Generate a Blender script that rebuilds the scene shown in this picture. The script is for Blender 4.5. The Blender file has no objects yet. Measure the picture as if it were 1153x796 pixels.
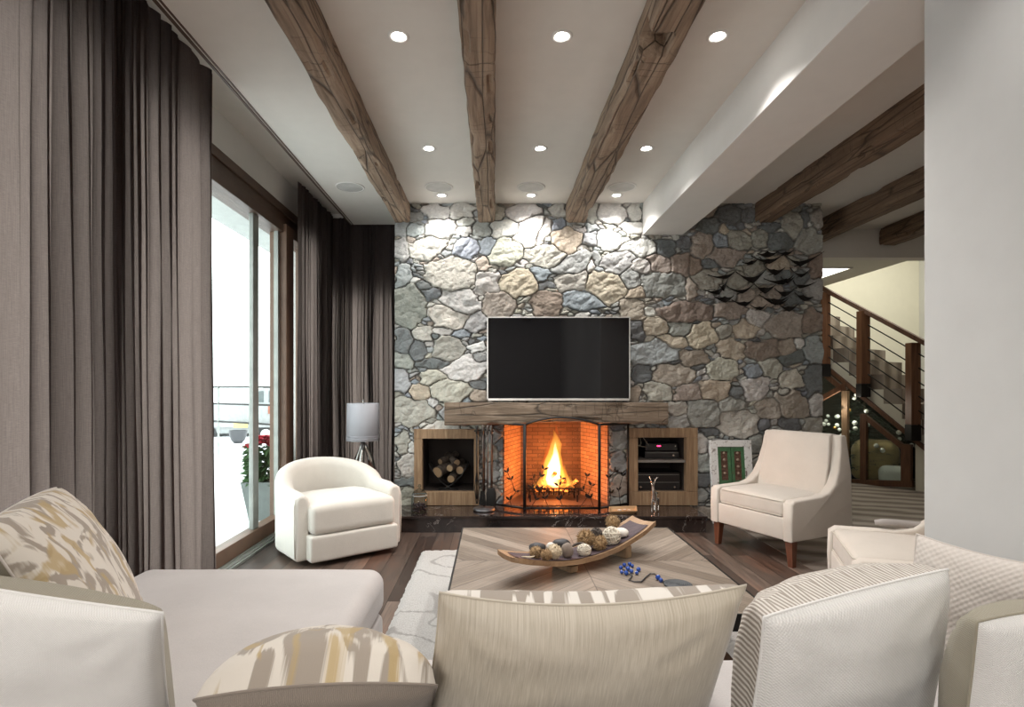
import bpy, bmesh, math, random
import numpy as np
from mathutils import Vector, Matrix, noise as mn
R = math.radians
C = bpy.context.scene.collection
SC = bpy.context.scene
# ------------------------------------------------------------------ camera
F = 620.0; VX = 556.0; VY = 437.0; H = 1.2
cd = bpy.data.cameras.new('camera'); cam = bpy.data.objects.new('camera', cd); C.objects.link(cam)
cam.location = (0, 0, H); cam.rotation_euler = (R(90), 0, 0)
cd.sensor_width = 36; cd.sensor_fit = 'HORIZONTAL'; cd.lens = F / 1153 * 36
cd.shift_x = (576.5 - VX) / 1153; cd.shift_y = (VY - 398) / 1153
cd.clip_start = 0.05; cd.clip_end = 200
SC.camera = cam
# ------------------------------------------------------------------ exposure, world, large lights
SC.view_settings.view_transform = 'Standard'; SC.view_settings.look = 'None'
SC.view_settings.exposure = 0.22; SC.view_settings.gamma = 1; SC.view_settings.use_curve_mapping = False
w = bpy.data.worlds.new('overcast_sky'); SC.world = w; w.use_nodes = True
w.node_tree.nodes['Background'].inputs[0].default_value = (0.93, 0.97, 1.0, 1)
w.node_tree.nodes['Background'].inputs[1].default_value = 4.0
def area(name, loc, rot, sx, sy, power, col=(1, 1, 1)):
    l = bpy.data.lights.new(name, 'AREA'); l.shape = 'RECTANGLE'; l.size = sx; l.size_y = sy
    l.energy = power; l.color = col
    o = bpy.data.objects.new(name, l); o.location = loc; o.rotation_euler = rot; C.objects.link(o); return o
area('overhead_fill_behind', (0.3, -1.3, 2.8), (0, 0, 0), 3.0, 1.6, 9, (1, .93, .85))  # added soft fill under the ceiling behind the camera, no fixture
area('frontal_fill_behind', (-1.05, -2.4, 1.7), (R(90), 0, 0), 1.5, 1.9, 58, (1, .97, .94))  # added fill facing forward; the rear wall has no window here
area('side_room_fill', (4.3, 3.2, 2.8), (0, 0, 0), 1.6, 1.6, 7, (1, .9, .78))  # added fill for the area right of the soffit, no lamp there
area('stairwell_light', (5.6, 7.4, 3.9), (0, 0, 0), 1.4, 1.2, 60, (1, .96, .82))
def pt(px, py, Y): return Vector(((px - VX) / F * Y, Y, H - (py - VY) / F * Y))
# ------------------------------------------------------------------ materials
class NT:
    def __init__(s, name):
        s.m = bpy.data.materials.new(name); s.m.use_nodes = True; s.t = s.m.node_tree; s.t.nodes.clear()
        s.out = s.t.nodes.new('ShaderNodeOutputMaterial')
    def n(s, typ, ins=None, **kw):
        nd = s.t.nodes.new('ShaderNode' + typ)
        for k, v in kw.items(): setattr(nd, k, v)
        for k, v in (ins or {}).items():
            if isinstance(v, bpy.types.NodeSocket): s.t.links.new(v, nd.inputs[k])
            elif isinstance(v, tuple) and len(v) == 3 and nd.inputs[k].type == 'RGBA': nd.inputs[k].default_value = (*v, 1)
            else: nd.inputs[k].default_value = v
        return nd
    def co(s, which='Object'): return s.n('TexCoord').outputs[which]
    def math(s, op, a, b=0.0, c=None):
        i = {0: a, 1: b}
        if c is not None: i[2] = c
        return s.n('Math', i, operation=op).outputs[0]
    def scale(s, v, sc): return s.n('Mapping', {0: v, 3: sc}).outputs[0]
    def noise(s, v, sc, det=4, rough=.55, dist=0): return s.n('TexNoise', {'Vector': v, 'Scale': sc, 'Detail': det, 'Roughness': rough, 'Distortion': dist}).outputs[0]
    def ramp(s, f, stops, interp='LINEAR'):
        r = s.n('ValToRGB', {0: f}); e = r.color_ramp.elements; r.color_ramp.interpolation = interp
        while len(e) < len(stops): e.new(.5)
        for i, (p, c) in enumerate(stops): e[i].position = p; e[i].color = (*c, 1) if len(c) == 3 else c
        return r.outputs[0]
    def mix(s, f, a, b, bt='MIX'):
        m = s.n('Mix', data_type='RGBA', blend_type=bt)
        for k, v in ((0, f), (6, a), (7, b)):
            if isinstance(v, bpy.types.NodeSocket): s.t.links.new(v, m.inputs[k])
            elif isinstance(v, tuple): m.inputs[k].default_value = (*v, 1)
            else: m.inputs[k].default_value = v
        return m.outputs[2]
    def bump(s, h, st=.3, d=.01): return s.n('Bump', {'Height': h, 'Strength': st, 'Distance': d}).outputs[0]
    def bsdf(s, col, rough=.6, normal=None, **kw):
        i = {'Base Color': col, 'Roughness': rough}
        if normal is not None: i['Normal'] = normal
        b = s.n('BsdfPrincipled', i)
        for k, v in kw.items(): b.inputs[k.replace('_', ' ')].default_value = v
        s.surf(b.outputs[0]); return b
    def surf(s, sh): s.t.links.new(sh, s.out.inputs[0])

def plain(name, col, rough=.6, metal=0., nsc=8, amt=.12, bsc=60, bst=.1, coat=0., **kw):
    t = NT(name); c = t.co()
    dark = tuple(x * (1 - amt) for x in col); lite = tuple(min(1, x * (1 + amt)) for x in col)
    cc = t.ramp(t.noise(c, nsc), [(.3, dark), (.7, lite)])
    t.bsdf(cc, rough, t.bump(t.noise(c, bsc, 3), bst, .004), Metallic=metal, Coat_Weight=coat, **kw)
    return t.m
def fabric(name, col, amt=.06, weave=900, bst=.25, rough=.9, col2=None):
    t = NT(name); c = t.co()
    dark = tuple(x * (1 - amt) for x in col); lite = tuple(min(1, x * (1 + amt)) for x in col)
    cc = t.ramp(t.noise(c, 5, 5), [(.3, dark), (.7, lite)])
    fine = t.noise(c, weave * .35, 2)
    cc = t.mix(.25, cc, t.ramp(fine, [(.35, tuple(x * .8 for x in col)), (.65, lite)]))
    h = t.math('ADD', t.noise(c, weave * .3, 2), t.math('MULTIPLY', t.noise(c, 14, 3), 2.0))
    t.bsdf(cc, rough, t.bump(h, bst, .003), Sheen_Weight=.25, Sheen_Roughness=.5)
    return t.m
def wood(name, c1, c2, c3, axis=1, scale=1., rough=.6, bst=.4, crack=.0, coat=0.):
    t = NT(name); c = t.co()
    st = [22., 22., 22.]; st[axis] = 1.6
    v = t.scale(c, tuple(x * scale for x in st))
    n1 = t.noise(v, 1.0, 8, .65, 1.2)
    st2 = [5., 5., 5.]; st2[axis] = .7
    n2 = t.noise(t.scale(c, tuple(x * scale for x in st2)), 1., 3)
    col = t.ramp(n1, [(.28, c1), (.5, c2), (.72, c3)])
    col = t.mix(t.math('MULTIPLY', n2, .6), col, t.mix(.5, c1, c2))
    h = n1
    if crack:
        st3 = [14., 14., 14.]; st3[axis] = 1.1
        vo = t.n('TexVoronoi', {'Vector': t.scale(c, tuple(st3)), 'Scale': 1., 'Randomness': 1.}, feature='DISTANCE_TO_EDGE').outputs[0]
        k = t.ramp(vo, [(0, (0, 0, 0)), (crack, (1, 1, 1))])
        st4 = [2.5, 2.5, 2.5]; st4[axis] = 16.
        vo2 = t.n('TexVoronoi', {'Vector': t.n('VectorMath', {0: t.scale(c, tuple(st4)), 1: t.n('TexNoise', {'Vector': c, 'Scale': 5.}).outputs[1]}, operation='ADD').outputs[0], 'Scale': 1.}, feature='DISTANCE_TO_EDGE').outputs[0]
        k2 = t.ramp(vo2, [(0, (.25, .25, .25)), (crack * .6, (1, 1, 1))])
        msk = t.ramp(t.noise(c, 3.), [(.45, (0, 0, 0)), (.6, (1, 1, 1))])
        k = t.mix(1., k, t.mix(msk, (1., 1., 1.), k2), 'MULTIPLY')
        col = t.mix(.68, col, t.mix(1., col, k, 'MULTIPLY'))
        h = t.math('ADD', n1, t.math('MULTIPLY', k, 1.2))
    t.bsdf(col, rough, t.bump(h, bst, .01), Coat_Weight=coat, Coat_Roughness=.15)
    return t.m
def glass(name, tint=(1, 1, 1), refl=.08, rough=.0):
    t = NT(name)
    fr = t.math('ADD', t.math('MULTIPLY', t.math('POWER', t.n('LayerWeight', {0: .5}).outputs[1], 4.), .5), .03)
    a = t.n('BsdfTransparent', {0: tint}).outputs[0]; g = t.n('BsdfGlossy', {'Roughness': rough}).outputs[0]
    t.surf(t.n('MixShader', {0: t.math('MULTIPLY', fr, 1.0), 1: a, 2: g}).outputs[0]); return t.m
def emit(name, col, st):
    t = NT(name); t.surf(t.n('Emission', {0: col, 1: st}).outputs[0]); return t.m

PL = {}
PL['ceil'] = plain('ceiling_paint', (.66, .63, .585), .9, bsc=200, bst=.05, amt=.02)
PL['soffit'] = plain('soffit_paint', (.68, .66, .63), .9, bsc=200, bst=.05, amt=.02)
PL['wall'] = plain('wall_paint', (.56, .56, .55), .9, bsc=180, bst=.05, amt=.02)
PL['cream'] = plain('cream_paint', (.68, .66, .57), .9, bsc=180, bst=.05, amt=.02)
PL['bronze'] = plain('bronze_frame', (.085, .05, .034), .45, .2)
PL['bronze2'] = plain('brown_frame', (.15, .088, .058), .45, .1)
PL['alum'] = plain('grey_aluminium', (.30, .31, .29), .4, .5)
PL['beam'] = wood('hewn_beam', (.10, .066, .043), (.285, .20, .138), (.47, .36, .265), 1, 1., .85, .8, .05)
PL['beamd'] = wood('dark_hewn_beam', (.09, .05, .03), (.19, .12, .075), (.30, .20, .13), 1, 1., .8, .6, .04)
PL['mantel'] = wood('mantel_wood', (.085, .058, .04), (.20, .145, .10), (.34, .265, .20), 0, 1.4, .8, .7, .04)
PL['framew'] = wood('niche_wood', (.13, .075, .04), (.30, .19, .105), (.46, .33, .20), 2, 1.3, .7, .5)
PL['walnut'] = wood('walnut_leg', (.06, .018, .008), (.15, .05, .024), (.23, .09, .045), 2, 1., .4, .2)
PL['railw'] = wood('rail_wood', (.045, .017, .008), (.11, .045, .02), (.18, .08, .04), 2, 1., .5, .2)
PL['black'] = plain('black_iron', (.02, .019, .018), .5, .6)
PL['blackp'] = plain('black_plastic', (.012, .012, .013), .3)
PL['steel'] = plain('brushed_steel', (.55, .53, .5), .25, 1.)
PL['silver'] = plain('silver', (.85, .84, .82), .14, 1., bst=.02)
PL['white'] = fabric('white_upholstery', (.66, .62, .56))
PL['white2'] = fabric('cream_upholstery', (.60, .54, .475))
PL['sofa'] = fabric('sofa_upholstery', (.46, .43, .415))
PL['piping'] = fabric('piping_cord', (.60, .54, .46))
PL['glass'] = glass('window_glass', (.93, .97, .95))
PL['jar'] = glass('jar_glass', (.72, .76, .77))
PL['snow'] = plain('snow', (.9, .9, .92), .9, nsc=2, amt=.04)

def _floor():
    t = NT('wood_planks'); c = t.co()
    sx = t.n('SeparateXYZ', {0: c}); v = t.n('CombineXYZ', {0: sx.outputs[1], 1: sx.outputs[0], 2: 0.}).outputs[0]
    b = t.n('TexBrick', {'Vector': v, 'Color1': (.0, .0, .0), 'Color2': (1., 1., 1.), 'Mortar': (.5, .5, .5), 'Scale': 1., 'Mortar Size': .0022, 'Brick Width': 1.35, 'Row Height': .135, 'Bias': 0.}, offset=.37)
    tone = t.ramp(b.outputs[0], [(0, (.036, .024, .019)), (.35, (.068, .047, .037)), (.7, (.115, .081, .064)), (1, (.18, .135, .11))])
    vv = t.scale(c, (26., 1.7, 1.)); g = t.noise(vv, 1., 8, .7, 1.5)
    tone = t.mix(.75, tone, t.ramp(g, [(.3, (.3, .3, .3)), (.7, (1.7, 1.65, 1.6))]), 'MULTIPLY')
    red = t.ramp(t.noise(t.scale(c, (3., 1., 1.)), 1.6, 4), [(.5, (1., 1., 1.)), (.7, (1.25, .97, .85))])
    tone = t.mix(1., tone, red, 'MULTIPLY')
    col = t.mix(b.outputs[1], tone, (.01, .006, .004))
    h = t.math('SUBTRACT', t.math('MULTIPLY', g, .4), b.outputs[1])
    t.bsdf(col, t.math('ADD', t.math('MULTIPLY', g, .35), .18), t.bump(h, .35, .004)); return t.m
PL['floor'] = _floor()
def _table():
    t = NT('parquet_top'); c = t.co(); s = t.n('SeparateXYZ', {0: c})
    ax = t.math('ABSOLUTE', s.outputs[0]); ay = t.math('ABSOLUTE', s.outputs[1])
    u = t.math('SUBTRACT', ax, ay); v = t.math('ADD', ax, ay)
    q = t.math('ADD', t.math('MULTIPLY', t.math('SIGN', s.outputs[0]), 17.), t.math('MULTIPLY', t.math('SIGN', s.outputs[1]), 41.))
    k = t.math('DIVIDE', u, .11); fl = t.math('FLOOR', k); fr = t.math('FRACT', k)
    wn = t.n('TexWhiteNoise', {'Vector': t.n('CombineXYZ', {0: fl, 1: q, 2: 0.}).outputs[0]}, noise_dimensions='3D').outputs[0]
    tone = t.ramp(wn, [(0, (.165, .13, .10)), (.3, (.205, .165, .13)), (.65, (.25, .205, .165)), (1, (.30, .25, .205))])
    g = t.noise(t.n('CombineXYZ', {0: t.math('MULTIPLY', u, 40.), 1: t.math('MULTIPLY', v, 2.2), 2: t.math('ADD', q, t.math('MULTIPLY', wn, 30.))}).outputs[0], 1., 7, .65, 1.2)
    tone = t.mix(.8, tone, t.ramp(g, [(.3, (.55, .52, .5)), (.7, (1.35, 1.33, 1.3))]), 'MULTIPLY')
    e = t.math('MINIMUM', fr, t.math('SUBTRACT', 1., fr))
    e2 = t.math('DIVIDE', t.math('MINIMUM', ax, ay), .11)
    seam = t.ramp(t.math('MINIMUM', e, e2), [(0, (.25, .25, .25)), (.03, (1., 1., 1.))])
    col = t.mix(1., tone, seam, 'MULTIPLY')
    t.bsdf(col, .45, t.bump(t.math('ADD', g, seam), .25, .003)); return t.m
PL['table'] = _table()
def _stone():
    t = NT('field_stone'); c = t.co(); a = t.n('Attribute', attribute_name='stone').outputs[0]
    n1 = t.noise(c, 9, 8, .7, .6); n2 = t.noise(t.scale(c, (1., 1., 2.2)), 38, 6, .75)
    col = t.mix(1., a, t.ramp(n1, [(.28, (.8, .8, .8)), (.72, (1.16, 1.15, 1.12))]), 'MULTIPLY')
    col = t.mix(.7, col, t.ramp(n2, [(.3, (.7, .7, .7)), (.7, (1.3, 1.3, 1.3))]), 'MULTIPLY')
    t.bsdf(col, .85, t.bump(t.math('ADD', n2, n1), .6, .012)); return t.m
PL['stone'] = _stone()
def _marble():
    t = NT('black_marble'); c = t.co()
    n = t.noise(c, 3.2, 8, .6, 1.8)
    v = t.ramp(t.math('ABSOLUTE', t.math('SUBTRACT', n, .5)), [(0, (1., 1., 1.)), (.008, (0, 0, 0))])
    msk = t.ramp(t.noise(c, 2.5), [(.57, (0, 0, 0)), (.66, (1., 1., 1.))])
    f = t.math('MULTIPLY', v, msk)
    base = t.ramp(t.noise(c, 7, 6), [(.3, (.012, .010, .010)), (.75, (.05, .035, .03))])
    t.bsdf(t.mix(f, base, (.55, .5, .46)), .07); return t.m
PL['marble'] = _marble()
def _brick():
    t = NT('fire_brick'); c = t.co('UV')
    b = t.n('TexBrick', {'Vector': c, 'Color1': (.42, .27, .18), 'Color2': (.30, .18, .12), 'Mortar': (.10, .07, .055), 'Scale': 1., 'Mortar Size': .003, 'Brick Width': .115, 'Row Height': .037})
    soot = t.ramp(t.noise(t.co(), 4.), [(.3, (.75, .75, .75)), (.7, (1.1, 1.1, 1.1))])
    t.bsdf(t.mix(1., b.outputs[0], soot, 'MULTIPLY'), .9, t.bump(b.outputs[1], -.6, .006)); return t.m
PL['brick'] = _brick()
def _curtain():
    t = NT('linen_curtain'); c = t.co()
    th = t.noise(t.scale(c, (60., 60., 900.)), 1., 3); tv = t.noise(t.scale(c, (700., 700., 12.)), 1., 2)
    col = t.mix(.5, t.ramp(th, [(.3, (.044, .036, .035)), (.7, (.082, .068, .065))]), t.ramp(tv, [(.3, (.044, .036, .035)), (.7, (.082, .068, .065))]))
    d = t.n('BsdfDiffuse', {0: col}).outputs[0]
    tr = t.n('BsdfTranslucent', {0: t.mix(1., col, (3.9, 3.5, 3.2), 'MULTIPLY')}).outputs[0]
    t.surf(t.n('MixShader', {0: .45, 1: d, 2: tr}).outputs[0]); return t.m
PL['curtain'] = _curtain()
def _rug():
    t = NT('shag_rug'); c = t.co()
    n = t.noise(c, 1.6, 2, .4, .5)
    r = t.math('FRACT', t.math('MULTIPLY', n, 5.5))
    ln = t.ramp(r, [(.0, (1., 1., 1.)), (.06, (1., 1., 1.)), (.1, (0, 0, 0)), (.94, (0, 0, 0)), (1., (1., 1., 1.))])
    fz = t.noise(c, 120, 4, .8)
    base = t.ramp(fz, [(.3, (.60, .575, .54)), (.65, (.83, .81, .78))])
    t.bsdf(t.mix(t.math('MULTIPLY', ln, .8), base, (.40, .37, .345)), .95, t.bump(fz, 1., .02), Sheen_Weight=.3); return t.m
PL['rug'] = _rug()
def _carpet():
    t = NT('striped_carpet'); c = t.co(); s = t.n('SeparateXYZ', {0: c})
    wob = t.math('MULTIPLY', t.noise(t.scale(c, (1.0, 3., 1.)), 1., 4), 1.3)
    k = t.math('ADD', t.math('ADD', t.math('MULTIPLY', s.outputs[1], 3.6), t.math('MULTIPLY', s.outputs[0], 1.5)), wob)
    r = t.math('SINE', t.math('MULTIPLY', k, 6.2832))
    r = t.math('ADD', r, t.math('MULTIPLY', t.noise(t.scale(c, (4., 30., 1.)), 1., 4), 1.6))
    col = t.ramp(t.math('DIVIDE', t.math('ADD', r, 1.), 3.), [(.15, (.115, .088, .068)), (.5, (.20, .165, .135)), (.85, (.31, .27, .23))])
    t.bsdf(col, .95, t.bump(t.noise(c, 160, 2), .6, .006)); return t.m
PL['carpet'] = _carpet()
# pillow cloths (UV in metres)
def ikat(name, ochre=True, base=(.66, .61, .54), s=1., st=(1., 1.8), thr=.53):
    t = NT(name); c = t.co('UV')
    d = t.n('TexNoise', {'Vector': c, 'Scale': 6.}).outputs[1]
    v = t.n('VectorMath', {0: c, 1: t.n('VectorMath', {0: d, 'Scale': .10}, operation='SCALE').outputs[0]}, operation='ADD').outputs[0]
    v = t.scale(v, (9. * s * st[1], 9. * s * st[0], 1.))
    streak = t.noise(t.scale(c, (300., 18., 1.)), 1., 2)
    a = t.math('ADD', t.noise(v, 1., 2, .45, .9), t.math('MULTIPLY', streak, .10))
    f = t.ramp(a, [(thr, (0, 0, 0)), (thr + .055, (1., 1., 1.))])
    col = t.mix(t.math('MULTIPLY', f, .9), base, (.27, .225, .18))
    if ochre:
        b = t.math('ADD', t.noise(t.n('VectorMath', {0: v, 1: (7.3, 2.1, 0.)}, operation='ADD').outputs[0], .9, 2, .4, .8), t.math('MULTIPLY', streak, .10))
        f2 = t.ramp(b, [(.60, (0, 0, 0)), (.67, (1., 1., 1.))])
        col = t.mix(t.math('MULTIPLY', f2, .85), col, (.40, .29, .13))
    t.bsdf(col, .9, t.bump(t.noise(c, 600, 2), .2, .002), Sheen_Weight=.2); return t.m
PL['ikat'] = ikat('ochre_ikat', True, (.62, .57, .50), 1.35, (1., 1.5), .55); PL['ikat2'] = ikat('grey_ikat', False, (.66, .62, .56), 2.0, (.8, 1.4), .50)
def _silk():
    t = NT('slub_silk'); c = t.co('UV')
    n = t.noise(t.scale(c, (330., 14., 1.)), 1., 5, .6)
    m = t.noise(c, 3., 3)
    col = t.mix(.5, t.ramp(n, [(.3, (.30, .255, .19)), (.5, (.46, .405, .32)), (.7, (.64, .59, .50))]), t.ramp(m, [(.3, (.42, .36, .27)), (.7, (.58, .53, .45))]))
    t.bsdf(col, .55, t.bump(n, .3, .002), Sheen_Weight=.4); return t.m
PL['silk'] = _silk()
def _chev():
    t = NT('chevron_weave'); c = t.co('UV'); s = t.n('SeparateXYZ', {0: c})
    zz = t.math('ABSOLUTE', t.math('SUBTRACT', t.math('FRACT', t.math('MULTIPLY', s.outputs[0], 12.)), .5))
    k = t.math('ADD', t.math('MULTIPLY', s.outputs[1], 75.), t.math('MULTIPLY', zz, 9.))
    r = t.math('SINE', t.math('MULTIPLY', k, 6.2832))
    r = t.math('ADD', r, t.math('MULTIPLY', t.math('SUBTRACT', t.noise(c, 260, 3), .5), 1.6))
    col = t.ramp(t.math('MULTIPLY', t.math('ADD', r, 1.), .5), [(.25, (.33, .29, .25)), (.75, (.66, .62, .57))])
    t.bsdf(col, .9, t.bump(r, .3, .003)); return t.m
PL['chev'] = _chev()
def weave(name, col, col2, sc=260.):
    t = NT(name); c = t.co('UV'); s = t.n('SeparateXYZ', {0: c})
    a = t.math('SINE', t.math('MULTIPLY', s.outputs[0], sc * 6.28)); b = t.math('SINE', t.math('MULTIPLY', s.outputs[1], sc * 6.28))
    k = t.math('MULTIPLY', a, b)
    k = t.math('ADD', k, t.noise(c, 90., 3)); big = t.noise(c, 7., 4)
    cc = t.mix(.35, t.ramp(big, [(.3, tuple(x * .93 for x in col)), (.7, col)]), t.ramp(k, [(.1, col2), (.9, col)]))
    t.bsdf(cc, .9, t.bump(t.math('ADD', k, t.math('MULTIPLY', t.noise(t.scale(c, (6., 30., 1.)), 1., 3), 2.)), .3, .003), Sheen_Weight=.2); return t.m
PL['pwhite'] = weave('white_linen', (.76, .745, .72), (.62, .60, .575))
PL['ptex'] = weave('white_basketweave', (.80, .785, .76), (.58, .56, .53), 150.)
PL['pcream'] = weave('cream_grid_cloth', (.58, .53, .485), (.46, .415, .375), 60.)
PL['khaki'] = weave('khaki_linen', (.33, .30, .225), (.25, .225, .17))
PL['taupe'] = weave('taupe_linen', (.235, .195, .16), (.18, .15, .12))
# ------------------------------------------------------------------ helpers
MW = {}
def mk(name, bm, mat, parent=None, smooth=False, world=False, loc=None, autosm=None):
    """link bm as one mesh object; world=True: bm in world coordinates"""
    if parent is not None:
        if world: bm.transform(MW[parent.name].inverted())
    else:
        if loc is None:
            xs = [v.co for v in bm.verts]
            loc = Vector(((min(v.x for v in xs) + max(v.x for v in xs)) / 2, (min(v.y for v in xs) + max(v.y for v in xs)) / 2, min(v.z for v in xs)))
        bm.transform(Matrix.Translation(-Vector(loc)))
    me = bpy.data.meshes.new(name); bm.normal_update(); bm.to_mesh(me); bm.free()
    for m in (mat if isinstance(mat, (list, tuple)) else [mat]): me.materials.append(m)
    if smooth:
        for p in me.polygons: p.use_smooth = True
        if autosm:
            try: me.set_sharp_from_angle(angle=R(autosm))
            except Exception: pass
    o = bpy.data.objects.new(name, me); C.objects.link(o)
    if parent is not None: o.parent = parent; MW[o.name] = MW[parent.name]
    else: o.location = loc; MW[o.name] = Matrix.Translation(Vector(loc))
    return o
def tag(o, label=None, cat=None, group=None, kind=None):
    if label: o['label'] = label
    if cat: o['category'] = cat
    if group: o['group'] = group
    if kind: o['kind'] = kind
    return o
def thing(name, label, cat, loc=(0, 0, 0), rotz=0, group=None):
    o = bpy.data.objects.new(name, None); o.empty_display_size = .1; C.objects.link(o)
    o.location = loc; o.rotation_euler = (0, 0, rotz)
    MW[o.name] = Matrix.Translation(Vector(loc)) @ Matrix.Rotation(rotz, 4, 'Z')
    return tag(o, label, cat, group)
def dup(root, loc, rotz=0, label=None, group=None):
    r = root.copy(); C.objects.link(r); r.location = loc; r.rotation_euler = (0, 0, rotz)
    if label: r['label'] = label
    if group: r['group'] = group
    for ch in list(root.children):
        c = ch.copy(); C.objects.link(c); c.parent = r
        for g in list(ch.children):
            d = g.copy(); C.objects.link(d); d.parent = c
    return r
def struct(name, bm, mat, **kw): return tag(mk(name, bm, mat, **kw), kind='structure')
def B(): return bmesh.new()
def box(bm, x0, x1, y0, y1, z0, z1, bev=0, seg=2, mat=None):
    r = bmesh.ops.create_cube(bm, size=1)
    vs = r['verts']
    bmesh.ops.transform(bm, verts=vs, matrix=Matrix.Translation(((x0 + x1) / 2, (y0 + y1) / 2, (z0 + z1) / 2)) @ Matrix.Diagonal((x1 - x0, y1 - y0, z1 - z0, 1)))
    if bev:
        es = list({e for v in vs for e in v.link_edges})
        bmesh.ops.bevel(bm, geom=es, offset=bev, segments=seg, affect='EDGES', profile=.5)
    return bm
def obox(bm, cen, ax, hx, hy, hz, bev=0):
    """box centred at cen with rotation matrix ax (3x3)"""
    r = bmesh.ops.create_cube(bm, size=2); vs = r['verts']
    bmesh.ops.transform(bm, verts=vs, matrix=Matrix.Translation(cen) @ ax.to_4x4() @ Matrix.Diagonal((hx, hy, hz, 1)))
    if bev:
        es = list({e for v in vs for e in v.link_edges})
        bmesh.ops.bevel(bm, geom=es, offset=bev, segments=2, affect='EDGES', profile=.5)
    return bm
def tube(bm, pts, r, n=8, closed=False):
    pts = [Vector(p) for p in pts]; rs = r if isinstance(r, (list, tuple)) else [r] * len(pts)
    rings = []; prev = None; L = len(pts)
    for i, p in enumerate(pts):
        a = pts[(i - 1) % L] if (i > 0 or closed) else p; b = pts[(i + 1) % L] if (i < L - 1 or closed) else p
        d = (b - a).normalized() if (b - a).length > 1e-9 else Vector((0, 0, 1))
        if prev is None: prev = d.orthogonal().normalized()
        prev = (prev - d * prev.dot(d));
        prev = prev.normalized() if prev.length > 1e-6 else d.orthogonal().normalized()
        q = d.cross(prev)
        rings.append([bm.verts.new(p + (prev * math.cos(2 * math.pi * k / n) + q * math.sin(2 * math.pi * k / n)) * rs[i]) for k in range(n)])
    for i in range(L if closed else L - 1):
        A = rings[i]; Bb = rings[(i + 1) % L]
        for k in range(n): bm.faces.new((A[k], A[(k + 1) % n], Bb[(k + 1) % n], Bb[k]))
    if not closed: bm.faces.new(rings[0][::-1]); bm.faces.new(rings[-1])
    return bm
def lathe(bm, prof, n=32, cen=(0, 0, 0)):
    rings = []; cx, cy, cz = cen
    for r, z in prof:
        if r < 1e-5: rings.append([bm.verts.new((cx, cy, cz + z))])
        else: rings.append([bm.verts.new((cx + r * math.cos(2 * math.pi * k / n), cy + r * math.sin(2 * math.pi * k / n), cz + z)) for k in range(n)])
    for A, D in zip(rings, rings[1:]):
        for k in range(n):
            a = A[k % len(A)]; b = A[(k + 1) % len(A)]; c = D[(k + 1) % len(D)]; d = D[k % len(D)]
            f = []
            for v in (a, b, c, d):
                if v not in f: f.append(v)
            if len(f) > 2: bm.faces.new(f)
    return bm
def sphere(bm, c, r, sc=(1, 1, 1), seg=12, rot=None):
    res = bmesh.ops.create_uvsphere(bm, u_segments=seg, v_segments=max(6, seg // 2 + 2), radius=r)
    m = Matrix.Translation(c) @ (rot.to_4x4() if rot else Matrix.Identity(4)) @ Matrix.Diagonal((*sc, 1))
    bmesh.ops.transform(bm, verts=res['verts'], matrix=m); return res['verts']
def prism(bm, poly, axis, a0, a1, bev=0, seg=2):
    """poly list of 2D points extruded along axis ('x','y','z') a0..a1"""
    def m(p, a): return {'x': (a, p[0], p[1]), 'y': (p[0], a, p[1]), 'z': (p[0], p[1], a)}[axis]
    A = [bm.verts.new(m(p, a0)) for p in poly]; D = [bm.verts.new(m(p, a1)) for p in poly]; n = len(poly)
    fs = [bm.faces.new(A), bm.faces.new(D[::-1])]
    for i in range(n): fs.append(bm.faces.new((A[i], D[i], D[(i + 1) % n], A[(i + 1) % n])))
    bmesh.ops.recalc_face_normals(bm, faces=fs)
    if bev:
        es = list(set(fs[0].edges) | set(fs[1].edges))
        bmesh.ops.bevel(bm, geom=es, offset=bev, segments=seg, affect='EDGES', profile=.5)
    return bm
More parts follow.
